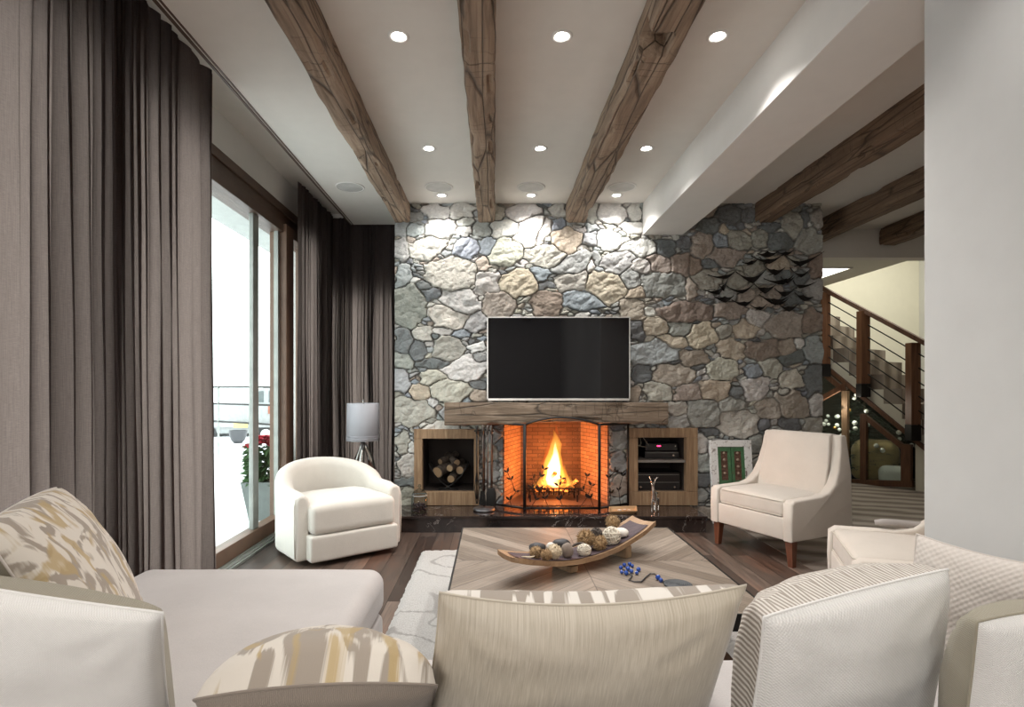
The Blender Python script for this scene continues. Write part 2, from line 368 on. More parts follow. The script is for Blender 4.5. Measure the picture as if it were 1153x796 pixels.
def cushion(w, d, h, r=.04, bulge=.02, cen=(0, 0, 0), wob=.0, seed=0, plan=None):
    """rounded box cushion centred in x,y with base at cen z"""
    bm = B(); n = 10
    def axis(L):
        k = [-L + r * (1 - math.cos(a * math.pi / 2 / 5)) for a in range(6)]
        mid = [(-L + r) + (2 * (L - r)) * i / n for i in range(1, n)]
        return k[:] + mid + [-x for x in k[::-1]]
    X = axis(w / 2); Y = axis(d / 2); Z = axis(h / 2)
    cache = {}
    def V(x, y, z):
        key = (round(x, 6), round(y, 6), round(z, 6))
        if key in cache: return cache[key]
        hw, hd, hh = w / 2, d / 2, h / 2
        ix = max(-hw + r, min(hw - r, x)); iy = max(-hd + r, min(hd - r, y)); iz = max(-hh + r, min(hh - r, z))
        q = Vector((x - ix, y - iy, z - iz)); q = q.normalized() * r if q.length > 1e-9 else q
        p = Vector((ix, iy, iz)) + q
        f = (1 - (p.x / hw) ** 2) * (1 - (p.y / hd) ** 2)
        p.z += bulge * max(f, 0) ** .6 * (1 if p.z > 0 else -.3) * min(1, abs(p.z) / hh * 1.2)
        if wob:
            nn = mn.noise(Vector((p.x * 6 + seed, p.y * 6, p.z * 6))); p += Vector((nn, mn.noise(Vector((p.y * 6, p.x * 6 + seed, 3))), nn)) * wob
        if plan: p = plan(p)
        cache[key] = bm.verts.new(p + Vector(cen) + Vector((0, 0, hh))); return cache[key]
    def grid(P, Q, f):
        for i in range(len(P) - 1):
            for j in range(len(Q) - 1):
                try: bm.faces.new([V(*f(P[i], Q[j])), V(*f(P[i + 1], Q[j])), V(*f(P[i + 1], Q[j + 1])), V(*f(P[i], Q[j + 1]))])
                except ValueError: pass
    hw, hd, hh = w / 2, d / 2, h / 2
    grid(X, Y, lambda a, b: (a, b, hh)); grid(X, Y, lambda a, b: (a, b, -hh))
    grid(X, Z, lambda a, b: (a, hd, b)); grid(X, Z, lambda a, b: (a, -hd, b))
    grid(Y, Z, lambda a, b: (hw, a, b)); grid(Y, Z, lambda a, b: (-hw, a, b))
    bmesh.ops.recalc_face_normals(bm, faces=bm.faces); return bm
# ================================================================== THE SETTING
WY = 5.03; CZ = 2.88
bm = B(); box(bm, -1.95, 2.1, -2.7, 6.2, -.1, 0); struct('floor', bm, PL['floor'])
bm = B(); box(bm, 2.1, 7.1, 1.95, 9.1, -.1, .004); struct('floor_right', bm, PL['carpet'])
bm = B(); box(bm, -1.48, 1.354, -2.7, 5.66, CZ, 3.05); box(bm, 1.354, 7.1, -2.7, 5.82, CZ, 3.05); box(bm, -.9, 1.354, 5.66, 5.82, CZ, 3.05)
box(bm, -2.0, -1.48, -2.7, 5.95, 3.05, 3.15); box(bm, -1.48, 7.1, -2.7, 5.95, 3.051, 3.15); struct('ceiling', bm, PL['ceil'])
bm = B(); box(bm, 1.354, 1.72, 1.951, WY, 2.595, CZ + .01, .004); struct('ceiling_soffit', bm, PL['soffit'])
bm = B(); box(bm, 1.522, 1.9, -2.7, 1.95, 0, CZ + .01, .006); box(bm, 1.9, 7.1, 1.8, 1.95, 0, CZ + .01); struct('wall_right', bm, PL['wall'])
bm = B(); box(bm, 6.95, 7.1, 1.95, 9.1, 0, 4.3); struct('wall_far_right', bm, PL['wall'])
bm = B(); box(bm, -2.0, 7.1, -2.8, -2.7, 0, 3.1); struct('wall_rear', bm, PL['wall'])
# left wall: glazed door wall with a band above
bm = B(); box(bm, -2.0, -1.84, -2.7, 5.95, 2.77, 3.06); box(bm, -2.0, -1.84, -2.7, .6, 0, 2.77); box(bm, -2.0, -1.84, 5.4, 5.95, 0, 2.77); struct('wall_left', bm, PL['soffit'])
bm = B(); box(bm, -1.84, -1.72, 5.85, 6.0, 0, 3.06); box(bm, -1.02, -.8, 5.85, 6.0, 0, 3.06); box(bm, -1.72, -1.02, 5.85, 6.0, 2.2, 3.06); struct('wall_back', bm, PL['soffit'])
# header and hall
bm = B(); box(bm, 2.9, 7.1, 5.82, 5.95, 2.58, 3.05); struct('wall_hall_header', bm, PL['ceil'])
bm = B(); box(bm, 2.7, 4.48, 5.95, 9.1, 2.58, 2.75); box(bm, 4.38, 4.48, 5.95, 9.1, 2.75, 4.3); struct('ceiling_hall', bm, PL['cream'])
bm = B(); box(bm, 4.3, 7.1, 5.9, 9.1, 4.2, 4.35); struct('ceiling_stairwell', bm, PL['cream'])
bm = B(); box(bm, 2.7, 7.1, 9.0, 9.15, 0, 4.3); struct('wall_stairwell', bm, PL['cream'])
bm = B(); box(bm, 2.6, 2.75, 5.66, 9.1, 0, 2.75); struct('wall_hall_left', bm, PL['cream'])
bm = B(); box(bm, 4.38, 7.1, 5.95, 5.951 + .02, 2.58, 4.2); struct('wall_stair_header', bm, PL['cream'])
bm = B(); box(bm, 3.35, 4.07, 6.29, 6.84, 2.572, 2.581); t_ = thing('ceiling_panel_light', 'bright flat ceiling panel glowing above the staircase beyond the stone wall', 'ceiling light', (3.7, 6.56, 2.57))
mk('diffuser', bm, emit('panel_glow', (1, .97, .88), 5.), t_, world=True)
bm = B(); box(bm, 3.33, 4.09, 6.27, 6.29, 2.565, 2.581); box(bm, 3.33, 4.09, 6.84, 6.86, 2.565, 2.581); box(bm, 3.33, 3.35, 6.29, 6.84, 2.565, 2.581); box(bm, 4.07, 4.09, 6.29, 6.84, 2.565, 2.581); mk('frame', bm, PL['ceil'], t_, world=True)
# sliding door in the left wall
d_ = thing('door_1', None, None, (-1.84, 3.2, 0)); tag(d_, kind='structure')
bm = B()
for z0, z1, x1 in ((2.70, 2.77, -1.80), (2.62, 2.70, -1.815), (2.53, 2.62, -1.79)): box(bm, -1.95, x1, .6, 5.4, z0, z1, .004)
mk('door_header', bm, PL['bronze'], d_, world=True)
bm = B(); box(bm, -1.90, -1.792, .6, 5.4, 2.612, 2.618); mk('header_seal', bm, PL['alum'], d_, world=True)
bm = B(); box(bm, -1.89, -1.80, .62, 4.69, .02, .125, .004); box(bm, -1.89, -1.80, 4.85, 5.38, .02, .125, .004); mk('bottom_rail', bm, PL['bronze2'], d_, world=True)
bm = B(); box(bm, -1.98, -1.72, .6, 5.4, .0, .018); box(bm, -1.785, -1.775, .6, 5.4, .018, .028); box(bm, -1.745, -1.735, .6, 5.4, .018, .028); mk('floor_track', bm, PL['alum'], d_, world=True)
bm = B(); box(bm, -1.91, -1.765, 4.69, 4.86, .0, 2.6, .005); mk('door_stile', bm, PL['bronze2'], d_, world=True)
bm = B(); box(bm, -1.91, -1.8, 2.2, 2.32, .0, 2.6, .005); mk('door_stile', bm, PL['bronze2'], d_, world=True)
bm = B(); box(bm, -1.91, -1.8, 5.3, 5.4, .0, 2.6, .005); mk('door_stile', bm, PL['bronze2'], d_, world=True)
bm = B(); box(bm, -1.86, -1.825, 4.655, 4.688, .12, 2.54); box(bm, -1.86, -1.825, 4.18, 4.275, .12, 2.54, .004); mk('glazing_bar', bm, PL['alum'], d_, world=True)
for y0, y1 in ((.62, 2.2), (2.32, 4.69), (4.86, 5.3)):
    bm = B(); box(bm, -1.85, -1.842, y0, y1, .1, 2.55); mk('pane', bm, PL['glass'], d_, world=True)
w_ = thing('window_1', None, None, (-1.37, 5.9, 0)); tag(w_, kind='structure')
bm = B(); box(bm, -1.72, -1.02, 5.88, 5.95, 0, .06); box(bm, -1.72, -1.02, 5.88, 5.95, 2.14, 2.2); box(bm, -1.72, -1.66, 5.88, 5.95, 0, 2.2); box(bm, -1.08, -1.02, 5.88, 5.95, 0, 2.2)
mk('window_frame', bm, PL['bronze2'], w_, world=True)
bm = B(); box(bm, -1.66, -1.08, 5.91, 5.917, .06, 2.14); mk('pane', bm, PL['glass'], w_, world=True)
# outside
bm = B(); box(bm, -4.2, -2.0, -3, 9, -.2, -.05); box(bm, -40, -4.2, -20, 60, -.8, -.35); box(bm, -4.2, 12, 9.3, 60, -.8, -.35); struct('ground', bm, PL['snow'])
bm = B(); box(bm, -2.57, -2.0, -3, 9, 2.75, 2.9); struct('roof_overhang', bm, PL['alum'])

# ------------------------------------------------------------------ field stone wall
CK = dict(W=(.60, .59, .57), w=(.50, .49, .46), G=(.33, .335, .325), B=(.25, .275, .31), b=(.32, .34, .35), D=(.16, .17, .175), T=(.48, .415, .33),
          K=(.44, .425, .375), k=(.34, .33, .285), R=(.26, .205, .17), Q=(.36, .31, .265), E=(.29, .30, .275))
ST = """491 238 14 8 W;521 238 14.5 8 W;469 245 8 5 G;496.5 259 17 11.5 W;524 250 8.5 4.5 w;523 261 8.5 5 w;542.5 257.5 10 8 G;468 259.5 10 6.5 b;451 258 7 8 G;453 281 8 14 G
481.5 280 20 11.5 w -12;525 279.5 14 12 B;549 277 10 10 B;508 308 28 17 K;455 311 10 12.5 b;544 298 8 8 Q;548 320 15 13 w;478 321.5 7 5 D;488 331 14 5.5 D;461 346 17 23 E;518 340 23 14 w 15
562 240 7 9 K;589 240 19 9.5 W;628 238 9 8 w;628 252 8 7 B;566 259 15 11 w -20;596 262 21 14 W -45;613 260 6 15 w 25;637.5 271 16 15 T;569 285 19 15 K;613 289 21 13 K
650 297 23 10.5 G -18;584 319 20 15 T;608 309.5 11 8 B;643.5 318.5 18 11 K;615 321 9 4.5 D;615 344 18 16 R;562 343 17 16 Q;655 338 22 12 B;666 240 7 13 W;690 240 15 11 W;714 240 9 10 W;710.5 257 12 7.5 W
684 270.5 14.5 13 W;722 279.5 18 9.5 w;666 257.5 6 5 b;664 270 7 7 b;696 295 19 11 G -25;683 325 23 17 T 18;710.5 316 11 10 G;749 279 13 10 D;740 297 14 8 Q 30;769 299 13 12 R;750 322 27 14 E;714 330 10 5 T;773 272 9 7 D;664 297 6 11 w;777 325 8 14 Q
789.5 278 13 15 Q;821 243 13 9 D;842 242 7 9 D;796 256 13 10 D;813.7 259 6 5.5 T;810.5 272 10 8 B;832 271 14 12 k;854.5 269.5 10 11 k;842 262 5 3.5 T;890.5 254 12 13 k;918.5 246 6 12 k;906.5 245 4 13 D;910 272 15 14 E;875.5 272 15 10 D;866 256 12 5 D;814 288 22 9 Q;779 300 9 13 R;799 296 10 5.5 D;794 316 20 10 k;827 315 14 10 k;875 297 13 9 T;881 311 10 9 D;848 303 11 9 k;860 314 12 7 G;898 314 9 9 D;915 326 12 11 G;918 300 8 14 R;818 331 10 6 G;838 333 11 8 Q;871 331 9 9 Q;891 336 13 8 D;856 342 12 6 Q
773 351 30 11 R -4;820 350 18 9 Q;883 367 21 15 Q;911 363 12 12 R;505 356.5 20 12 K 12;536.5 364 13 11 G;476 377 12.5 8.5 K;506 393 17 14 k;455 385 9 15 D;470 396 10 11 D;490 409 18 6 D;526 415 20 14 W -25;538 392 10 5.5 W;488 424.5 13 8 K;508 441 24 13 K;453 429 8 13 b;473 442.5 11 9.5 T;538 433.5 9 4.5 D;539 446 10 8 Q;518 376 10 4.5 B;499 373 11 4.5 w;455 407 9 9 E;487 452 7 6 W;540 404 8 8 G;466 464 25 14 K;508 466 12 10 b;501 482 17 8 w;454 497 8 13 k;462 524 14 14 w;458 561 14 18 k;466 503 6 6 W;458 543 12 7 D
738 367 15 10 T;731 351 6.5 6.5 W;755 385 15 8 T;765 371 13 7 E;790 378 17 14 T;736 397 27 13 b;780 402 15 9 Q;759 423 24 11 Q;722 421 12 11 D;740 441 16 11 K 20;773 442 16 10 Q -10;814 416 16 14 K;804 439.5 17 11 T;712 350 15 11 Q;716 373 8 10 D;815 375 8 8 k;713 444 7 9 Q
838 372 12 10 T;854 394 20 12 R;823 394.6 17 12 T 15;914.5 394 11 16 b;885 390 12 10 Q;897 388 6 6 W;847 419 9 7 B;868 415 12 12 K;889 428 13 10 K;850.5 437 15 12 W;915.5 425 11 17 D;892 404 13 6 D;864 461 14 11.5 Q;891 456 15 16 Q;831 477 25 14 K;823 456 15 8 E;918 457 8 15 w;828 441 8 6 D;915 479 11 9 k;889 477 11 7 D;858 478 9 8 D;881.6 443 8 7 K
792 465 18 16 E;763 460 13 9 K;762 476 13 8 G;788 499 8 11 w;790 522 9 11 G;790 540 9 9 D;800 487 10 5 D;849 500 13 11 G;788 556 10 9 G;553 490 10 9 G;553 510 9 10 k;553 533 9 12 G;553 557 10 11 Q;696 478 11 7 D;696 495 10 10 G;696 520 10 12 G;696 548 10 13 Q;696 565 10 8 G
810 505 14 10 G;830 525 13 13 k;872 495 12 12 G;895 500 12 12 D;915 505 9 14 Q;860 525 15 11 E;890 530 15 13 G;913 540 10 14 k;815 550 14 11 Q;845 555 15 12 G;875 560 15 12 k;905 570 15 12 G;820 578 18 12 E;855 582 18 11 D;800 600 20 9 G;880 590 16 10 Q"""
def stone_wall():
    rnd = random.Random(4); s = WY; S = F / WY
    X0, X1, Z0, Z1 = -.90, 2.985, 0.0, CZ; st = .0075
    nx = int((X1 - X0) / st) + 1; nz = int((Z1 - Z0) / st) + 1
    gx = np.linspace(X0, X1, nx); gz = np.linspace(Z0, Z1, nz); GX, GZ = np.meshgrid(gx, gz)
    def nz2(fr, seed, amp):
        r = np.random.RandomState(seed); o = np.zeros_like(GX)
        for i in range(9):
            a = r.rand() * 6.28; f = fr * (.6 + 1.3 * r.rand()); o += np.sin((GX * math.cos(a) + GZ * math.sin(a)) * f + r.rand() * 6.28)
        return o / 3 * amp
    WX = GX + nz2(18, 1, .007) + nz2(80, 2, .0022); WZ = GZ + nz2(18, 3, .007) + nz2(80, 5, .0022)
    first = np.full(GX.shape, 9.); second = np.full(GX.shape, 9.); idx = np.full(GX.shape, -1)
    stones = []
    def add(cx, cz, rx, rz, col, ang, big):
        i = len(stones); stones.append((cx, cz, rx, rz, col, big)); mr = max(rx, rz) * (2.2 if big else 2.6)
        a0 = max(0, int((cz - mr - Z0) / st)); a1 = min(nz, int((cz + mr - Z0) / st) + 2); b0 = max(0, int((cx - mr - X0) / st)); b1 = min(nx, int((cx + mr - X0) / st) + 2)
        if a1 <= a0 or b1 <= b0: return
        dx = WX[a0:a1, b0:b1] - cx; dz = WZ[a0:a1, b0:b1] - cz; c, sn = math.cos(ang), math.sin(ang)
        u = (dx * c + dz * sn) / rx; v = (-dx * sn + dz * c) / rz
        # irregular polygon shape per stone
        rr = random.Random(i * 7 + 1); k = rr.choice([4, 5, 5, 6, 7]) if big else 4; a_ = rr.random() * 6.28 if k > 4 else .3 * rr.random() + math.pi / 4 * (rr.random() < .2); m = np.full(u.shape, -9.)
        for e_ in range(k):
            an = a_ + (e_ + rr.uniform(-.22, .22)) * 2 * math.pi / k; m = np.maximum(m, (u * math.cos(an) + v * math.sin(an)) / rr.uniform(.80, 1.02))
        m = (.82 * m + .18 * np.sqrt(u * u + v * v) - 1) * min(rx, rz)
        F1 = first[a0:a1, b0:b1]; S1 = second[a0:a1, b0:b1]; I1 = idx[a0:a1, b0:b1]
        l = m < F1
        S1[:] = np.where(l, F1, np.minimum(S1, m)); I1[:] = np.where(l, i, I1); F1[:] = np.where(l, m, F1)
    for r in ST.replace('\n', ';').split(';'):
        q = r.split(); cx, cy, rx, ry = map(float, q[:4]); ang = -R(float(q[5])) if len(q) > 5 else 0
        add((cx - VX) / S, H - (cy - VY) / S, rx / S * 1.10, ry / S * 1.10, q[4], ang, True)
    bigs = list(stones)
    # larger stones where the photograph hides the wall, then chinking stones in the gaps
    for i in range(900):
        cx = rnd.uniform(X0, X1); cz = rnd.uniform(Z0, Z1); j = int((cz - Z0) / st); k = int((cx - X0) / st)
        if first[min(j, nz - 1), min(k, nx - 1)] > .055: add(cx, cz, rnd.uniform(.07, .12), rnd.uniform(.05, .08), rnd.choice('GGDQkKEw'), rnd.uniform(-.4, .4), True)
    yy = Z0
    while yy < Z1:
        xx = X0 + rnd.random() * .04
        while xx < X1:
            px_, pz_ = xx + rnd.uniform(-.015, .015), yy + rnd.uniform(-.008, .008)
            j = min(nz - 1, max(0, int((pz_ - Z0) / st))); k = min(nx - 1, max(0, int((px_ - X0) / st)))
            b = first[j, k]
            if b > .007: add(px_, pz_, rnd.uniform(.028, .055), rnd.uniform(.012, .022), rnd.choice('wGGDBQKkwb'), rnd.uniform(-.5, .5), False)
            xx += rnd.uniform(.045, .075)
        yy += .03
    e = np.clip((second - first) / 2 + nz2(35, 41, .0011), 0, .2); big = np.array([q[5] for q in stones])[idx]
    rs = np.random.RandomState(3); n = len(stones)
    hb = rs.rand(n) * .014 + .016; tx = (rs.rand(n) - .5) * .12; tz = (rs.rand(n) - .5) * .16
    cxs = np.array([q[0] for q in stones]); czs = np.array([q[1] for q in stones])
    rim = 1 - np.exp(-e / .0035); rim = np.where(e < .0022, 0, rim)
    h = (hb[idx] + (GX - cxs[idx]) * tx[idx] + (GZ - czs[idx]) * tz[idx]) * rim
    rough = nz2(60, 11, .0016) + nz2(140, 12, .0011) + nz2(25, 13, .002)
    facet = np.abs(nz2(26, 21, .009)) + np.abs(nz2(60, 22, .0035))
    h = h * np.where(big, 1, .75) + (rough + facet) * rim
    h = np.clip(h, 0, .055)
    cols = np.array([CK[q[4]] for q in stones]); jit = (1 + (rs.rand(n) - .5) * .22)[:, None] * (1 + (rs.rand(n, 3) - .5) * .05)
    cc = (cols * jit)[idx]
    joint = np.clip((e - .0008) / .003, 0, 1)[..., None]; mortar = np.array((.15, .143, .13))
    # ragged light mortar smears here and there between chinking stones
    pale = (nz2(10, 31, 1) > .25)[..., None]
    cc = cc * joint + np.where(pale, np.array((.32, .30, .27)), mortar) * (1 - joint)
    holes = [(.085, 1.05, .0, .90), (-.66, -.17, .2, .79), (1.27, 1.78, .2, .80)]
    keep = np.ones((nz - 1, nx - 1), bool); MX = (gx[:-1] + gx[1:]) / 2; MZ = (gz[:-1] + gz[1:]) / 2
    for a, b, c, d in holes: keep[np.ix_((MZ > c) & (MZ < d), (MX > a) & (MX < b))] = False
    vid = np.arange(nx * nz).reshape(nz, nx)
    q = np.stack([vid[:-1, :-1], vid[:-1, 1:], vid[1:, 1:], vid[1:, :-1]], -1)[keep]
    co = np.stack([GX, WY - h, GZ], -1).reshape(-1, 3)
    # solid block behind the relief
    ext = []; ef = []
    def bx(x0, x1, y0, y1, z0, z1):
        k = len(co) + len(ext)
        ext.extend([(x0, y0, z0), (x1, y0, z0), (x1, y1, z0), (x0, y1, z0), (x0, y0, z1), (x1, y0, z1), (x1, y1, z1), (x0, y1, z1)])
        for f in ((0, 3, 2, 1), (4, 5, 6, 7), (0, 1, 5, 4), (1, 2, 6, 5), (2, 3, 7, 6), (3, 0, 4, 7)): ef.append([k + a for a in f])
    D0 = WY + .004; D1 = 5.82
    bx(X0, -.66, D0, D1, 0, CZ); bx(-.17, .06, D0, D1, 0, CZ); bx(1.075, 1.27, D0, D1, 0, CZ); bx(1.78, X1, D0, D1, 0, CZ)
    bx(-.66, -.17, D0, D1, .79, CZ); bx(-.66, -.17, D0, D1, 0, .2); bx(1.27, 1.78, D0, D1, .80, CZ); bx(1.27, 1.78, D0, D1, 0, .2); bx(.06, 1.075, D0, D1, .92, CZ)
    V = np.concatenate([co, np.array(ext)]); base = np.array((1.04, WY, 0)); V = V - base
    me = bpy.data.meshes.new('wall_fireplace'); me.from_pydata(V.tolist(), [], q.tolist() + ef)
    at = me.color_attributes.new('stone', 'FLOAT_COLOR', 'POINT')
    full = np.ones((len(V), 4)); full[:len(co), :3] = cc.reshape(-1, 3); full[len(co):, :3] = (.2, .19, .17)
    at.data.foreach_set('color', full.astype(np.float32).ravel())
    me.materials.append(PL['stone']); me.update()
    o = bpy.data.objects.new('wall_fireplace', me); o.location = base; C.objects.link(o); tag(o, kind='structure')
stone_wall()

# ------------------------------------------------------------------ hewn beams
def hewn(cx, cz, w, h, L, seed, amp=.010, chips=(), step=.03, notch=None):
    """bar along +Y starting at 0, returns bmesh with origin at start"""
    bm = B(); n = int(L / step); per = []
    m = 7
    for i in range(m): per.append((-1 + 2 * i / m, -1))
    for i in range(m): per.append((1, -1 + 2 * i / m))
    for i in range(m): per.append((1 - 2 * i / m, 1))
    for i in range(m): per.append((-1, 1 - 2 * i / m))
    rings = []
    for j in range(n + 1):
        y = L * j / n; ring = []
        for a, b in per:
            x = a * w / 2; z = b * h / 2
            corner = abs(a) * abs(b)
            d = mn.noise(Vector((x * 3 + seed, y * 1.3, z * 3))) * amp + mn.noise(Vector((x * 14 + seed, y * 7, z * 14))) * amp * .5
            cut = mn.noise(Vector((seed * 3.1 + a * 2, y * 3.5, b * 2)));  cut = max(0, cut - .28) * .09 * (1 if corner > .6 else .25)
            f = 1 - (cut * 1.0 + (corner > .9) * .006) / (w / 2)
            X = x * f + d * (abs(a) > .95) * (1 if a > 0 else -1); Z = z * f + d * (abs(b) > .95) * (1 if b > 0 else -1)
            if b > .95: Z = h / 2
            if notch:
                y0, y1, x1, dz = notch
                if y0 < y < y1 and X < x1 and Z < -h / 2 + dz: Z = -h / 2 + dz
            ring.append(bm.verts.new((cx + X, y, cz + Z)))
        rings.append(ring)
    k = len(per)
    for A, D in zip(rings, rings[1:]):
        for i in range(k): bm.faces.new((A[i], A[(i + 1) % k], D[(i + 1) % k], D[i]))
    bm.faces.new(rings[0]); bm.faces.new(rings[-1][::-1])
    bmesh.ops.recalc_face_normals(bm, faces=bm.faces); return bm
def beam(x0, x1, z0, y0, y1, seed, mat, label, group, notch=None, amp=.012):
    bm = hewn(0, (CZ - z0) / 2, x1 - x0, CZ - z0, y1 - y0, seed, amp=amp, notch=notch)
    o = mk('ceiling_beam', bm, mat, smooth=True, autosm=35, loc=(0, 0, 0)); o.location = ((x0 + x1) / 2, y0, z0 + .002)
    tag(o, label, 'beam', group)
gb = 'reclaimed timber ceiling beams'
beam(-.905, -.76, 2.70, -2.6, 5.0, 3.3, PL['beam'], 'rough hewn timber ceiling beam nearest the curtains, left of the stone wall lights', gb)
beam(-.145, .01, 2.70, -2.6, 5.0, 9.1, PL['beam'], 'rough hewn timber ceiling beam running straight above the television and fire', gb)
beam(.655, .835, 2.70, -2.6, 5.0, 15.7, PL['beam'], 'rough hewn timber ceiling beam with a dark square notch, nearest the white soffit', gb, notch=(4.93, 5.10, .02, .09))
beam(2.37, 2.54, 2.70, 1.96, 5.0, 21.2, PL['beamd'], 'brown timber ceiling beam right of the soffit, ending on the stone wall', gb, amp=.007)
beam(3.24, 3.41, 2.70, 1.96, 5.8, 27.9, PL['beamd'], 'dark timber ceiling beam passing just right of the end of the stone wall', gb, amp=.006)
beam(4.06, 4.25, 2.70, 1.96, 5.8, 33.4, PL['beamd'], 'short dark timber ceiling beam farthest right, ending above the stair rail', gb, amp=.006)

# ------------------------------------------------------------------ curtains
def curtain_mesh(p0, p1, seed, nfold, amp, ztop=2.98, zbot=.012, flare=0., nz=46, shift=0.):
    bm = B(); rnd = random.Random(seed); p0 = Vector(p0); p1 = Vector(p1); d = (p1 - p0); L = d.length; d.normalize(); nrm = Vector((d.y, -d.x))
    fr = [(rnd.uniform(.75, 1.3), rnd.uniform(0, 6.28), rnd.uniform(.6, 1.1)) for _ in range(4)]
    nu = int(nfold * 14); rows = []
    # uneven fold phase
    ph = [0.]
    for i in range(nu): ph.append(ph[-1] + (1 + .55 * math.sin(i / nu * 17 + seed) + .35 * math.sin(i / nu * 41 + seed * 2)))
    tot = ph[-1]
    for j in range(nz + 1):
        t = j / nz; z = ztop + (zbot - ztop) * t; row = []
        for i in range(nu + 1):
            s = i / nu; a = ph[i] / tot * nfold * 2 * math.pi
            am = amp * (.62 + .5 * t) * (.75 + .35 * math.sin(a * .31 + seed) )
            wv = math.sin(a + .25 * math.sin(t * 5 + s * 9)) + .28 * math.sin(2 * a + 1.3 + t) + .16 * mn.noise(Vector((s * 30, t * 2.5, seed)))
            along = s * L + .018 * math.sin(2 * a) * (1 - .3 * t) + flare * t * t * s + .015 * mn.noise(Vector((s * 12, t * 3, seed + 5)))
            q = p0 + d * along + nrm * (am * wv + shift * t)
            row.append(bm.verts.new((q.x, q.y, z)))
        rows.append(row)
    for A, D in zip(rows, rows[1:]):
        for i in range(nu): bm.faces.new((A[i], A[i + 1], D[i + 1], D[i]))
    return bm
gc = 'taupe linen curtains over the glass walls'
o = mk('curtain', curtain_mesh((-1.62, .55), (-1.60, 3.12), 2, 33, .038, flare=.03), PL['curtain'], smooth=True); tag(o, 'wide taupe linen curtain gathered in the left foreground beside the chaise', 'curtain', gc)
o = mk('curtain', curtain_mesh((-1.69, 4.74), (-1.67, 5.70), 5, 10, .04), PL['curtain'], smooth=True); tag(o, 'narrow taupe linen curtain between the glass door frame and the room corner', 'curtain', gc)
o = mk('curtain', curtain_mesh((-1.70, 5.77), (-.97, 5.75), 11, 12, .03), PL['curtain'], smooth=True); tag(o, 'taupe linen curtain on the back wall behind the lamp, touching the stone wall', 'curtain', gc)
bm = B(); box(bm, -1.475, -1.46, -2.6, 5.66, CZ - .006, CZ + .001); box(bm, -1.45, -1.44, -2.6, 5.66, CZ - .004, CZ + .001)
o = mk('ceiling_trim_track', bm, PL['bronze']); o.name = 'trim_1'; tag(o, kind='structure')

# ------------------------------------------------------------------ downlights and ceiling speakers
lampm = emit('lamp_glow', (1, .97, .92), 40.)
def downlight(x, y, label, power, first=[None], size=100, tilt=0):
    if first[0] is None:
        t = thing('ceiling_downlight', label, 'ceiling light', (x, y, CZ), 0, 'recessed ceiling spotlights')
        bm = B(); lathe(bm, [(.030, .012), (.032, -.001), (.044, -.004), (.052, -.002), (.053, .002), (.030, .012)], 32); mk('trim_ring', bm, PL['soffit'], t, smooth=True)
        bm = B(); lathe(bm, [(0, -.0015), (.022, -.0025), (.031, .0)], 24); mk('bulb', bm, lampm, t, smooth=True); first[0] = t
    else: t = dup(first[0], (x, y, CZ), 0, label)
    l = bpy.data.lights.new('spot_beam', 'SPOT'); l.energy = power; l.spot_size = R(size); l.spot_blend = .7; l.shadow_soft_size = .03; l.color = (1, .965, .93)
    o = bpy.data.objects.new('spot_beam', l); C.objects.link(o); o.location = (x, y, CZ - .03); o.rotation_euler = (tilt, 0, 0)
    return t
rows = ((2.63, 'nearest row of ceiling spotlights', 55, 115), (3.86, 'middle row of ceiling spotlights', 50, 115), (4.80, 'back row of spotlights by the stone wall', 38, 130))
cols = ((-.455, 'left light of the'), (.325, 'centre light of the'), (1.07, 'right light of the'))
for y, rl, pw, sz in rows:
    for x, cl in cols:
        dim = (y == 3.86 and x > 1)
        downlight(x, y, 'round recessed downlight, %s %s' % (cl, rl), pw * (.25 if dim else 1), size=sz)
for x in (-.455, .325, 1.07):  # unseen spots without fixtures, added as fill over the foreground
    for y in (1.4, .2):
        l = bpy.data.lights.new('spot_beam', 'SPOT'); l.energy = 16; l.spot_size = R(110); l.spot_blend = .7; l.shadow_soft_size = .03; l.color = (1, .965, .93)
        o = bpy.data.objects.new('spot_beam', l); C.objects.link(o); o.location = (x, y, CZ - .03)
def speaker(x, label, first=[None]):
    if first[0] is None:
        t = thing('ceiling_speaker', label, 'ceiling speaker', (x, 4.60, CZ), 0, 'round in-ceiling speakers')
        bm = B(); lathe(bm, [(0, -.004), (.095, -.006), (.105, -.004)], 40); mk('grille', bm, plain('speaker_grille', (.50, .49, .47), .8, bsc=900, bst=.6), t, smooth=True)
        bm = B(); lathe(bm, [(.105, .001), (.105, -.006), (.118, -.006), (.12, .001)], 40); mk('rim', bm, PL['soffit'], t, smooth=True); first[0] = t
    else: dup(first[0], (x, 4.60, CZ), 0, label)
for x, lb in ((-1.2, 'round white ceiling speaker beside the curtains'), (-.46, 'round white ceiling speaker between the curtain side beam and the middle beam'), (.31, 'round white ceiling speaker between the middle beam and the notched beam'), (1.07, 'round white ceiling speaker between the notched beam and the soffit')): speaker(x, lb)
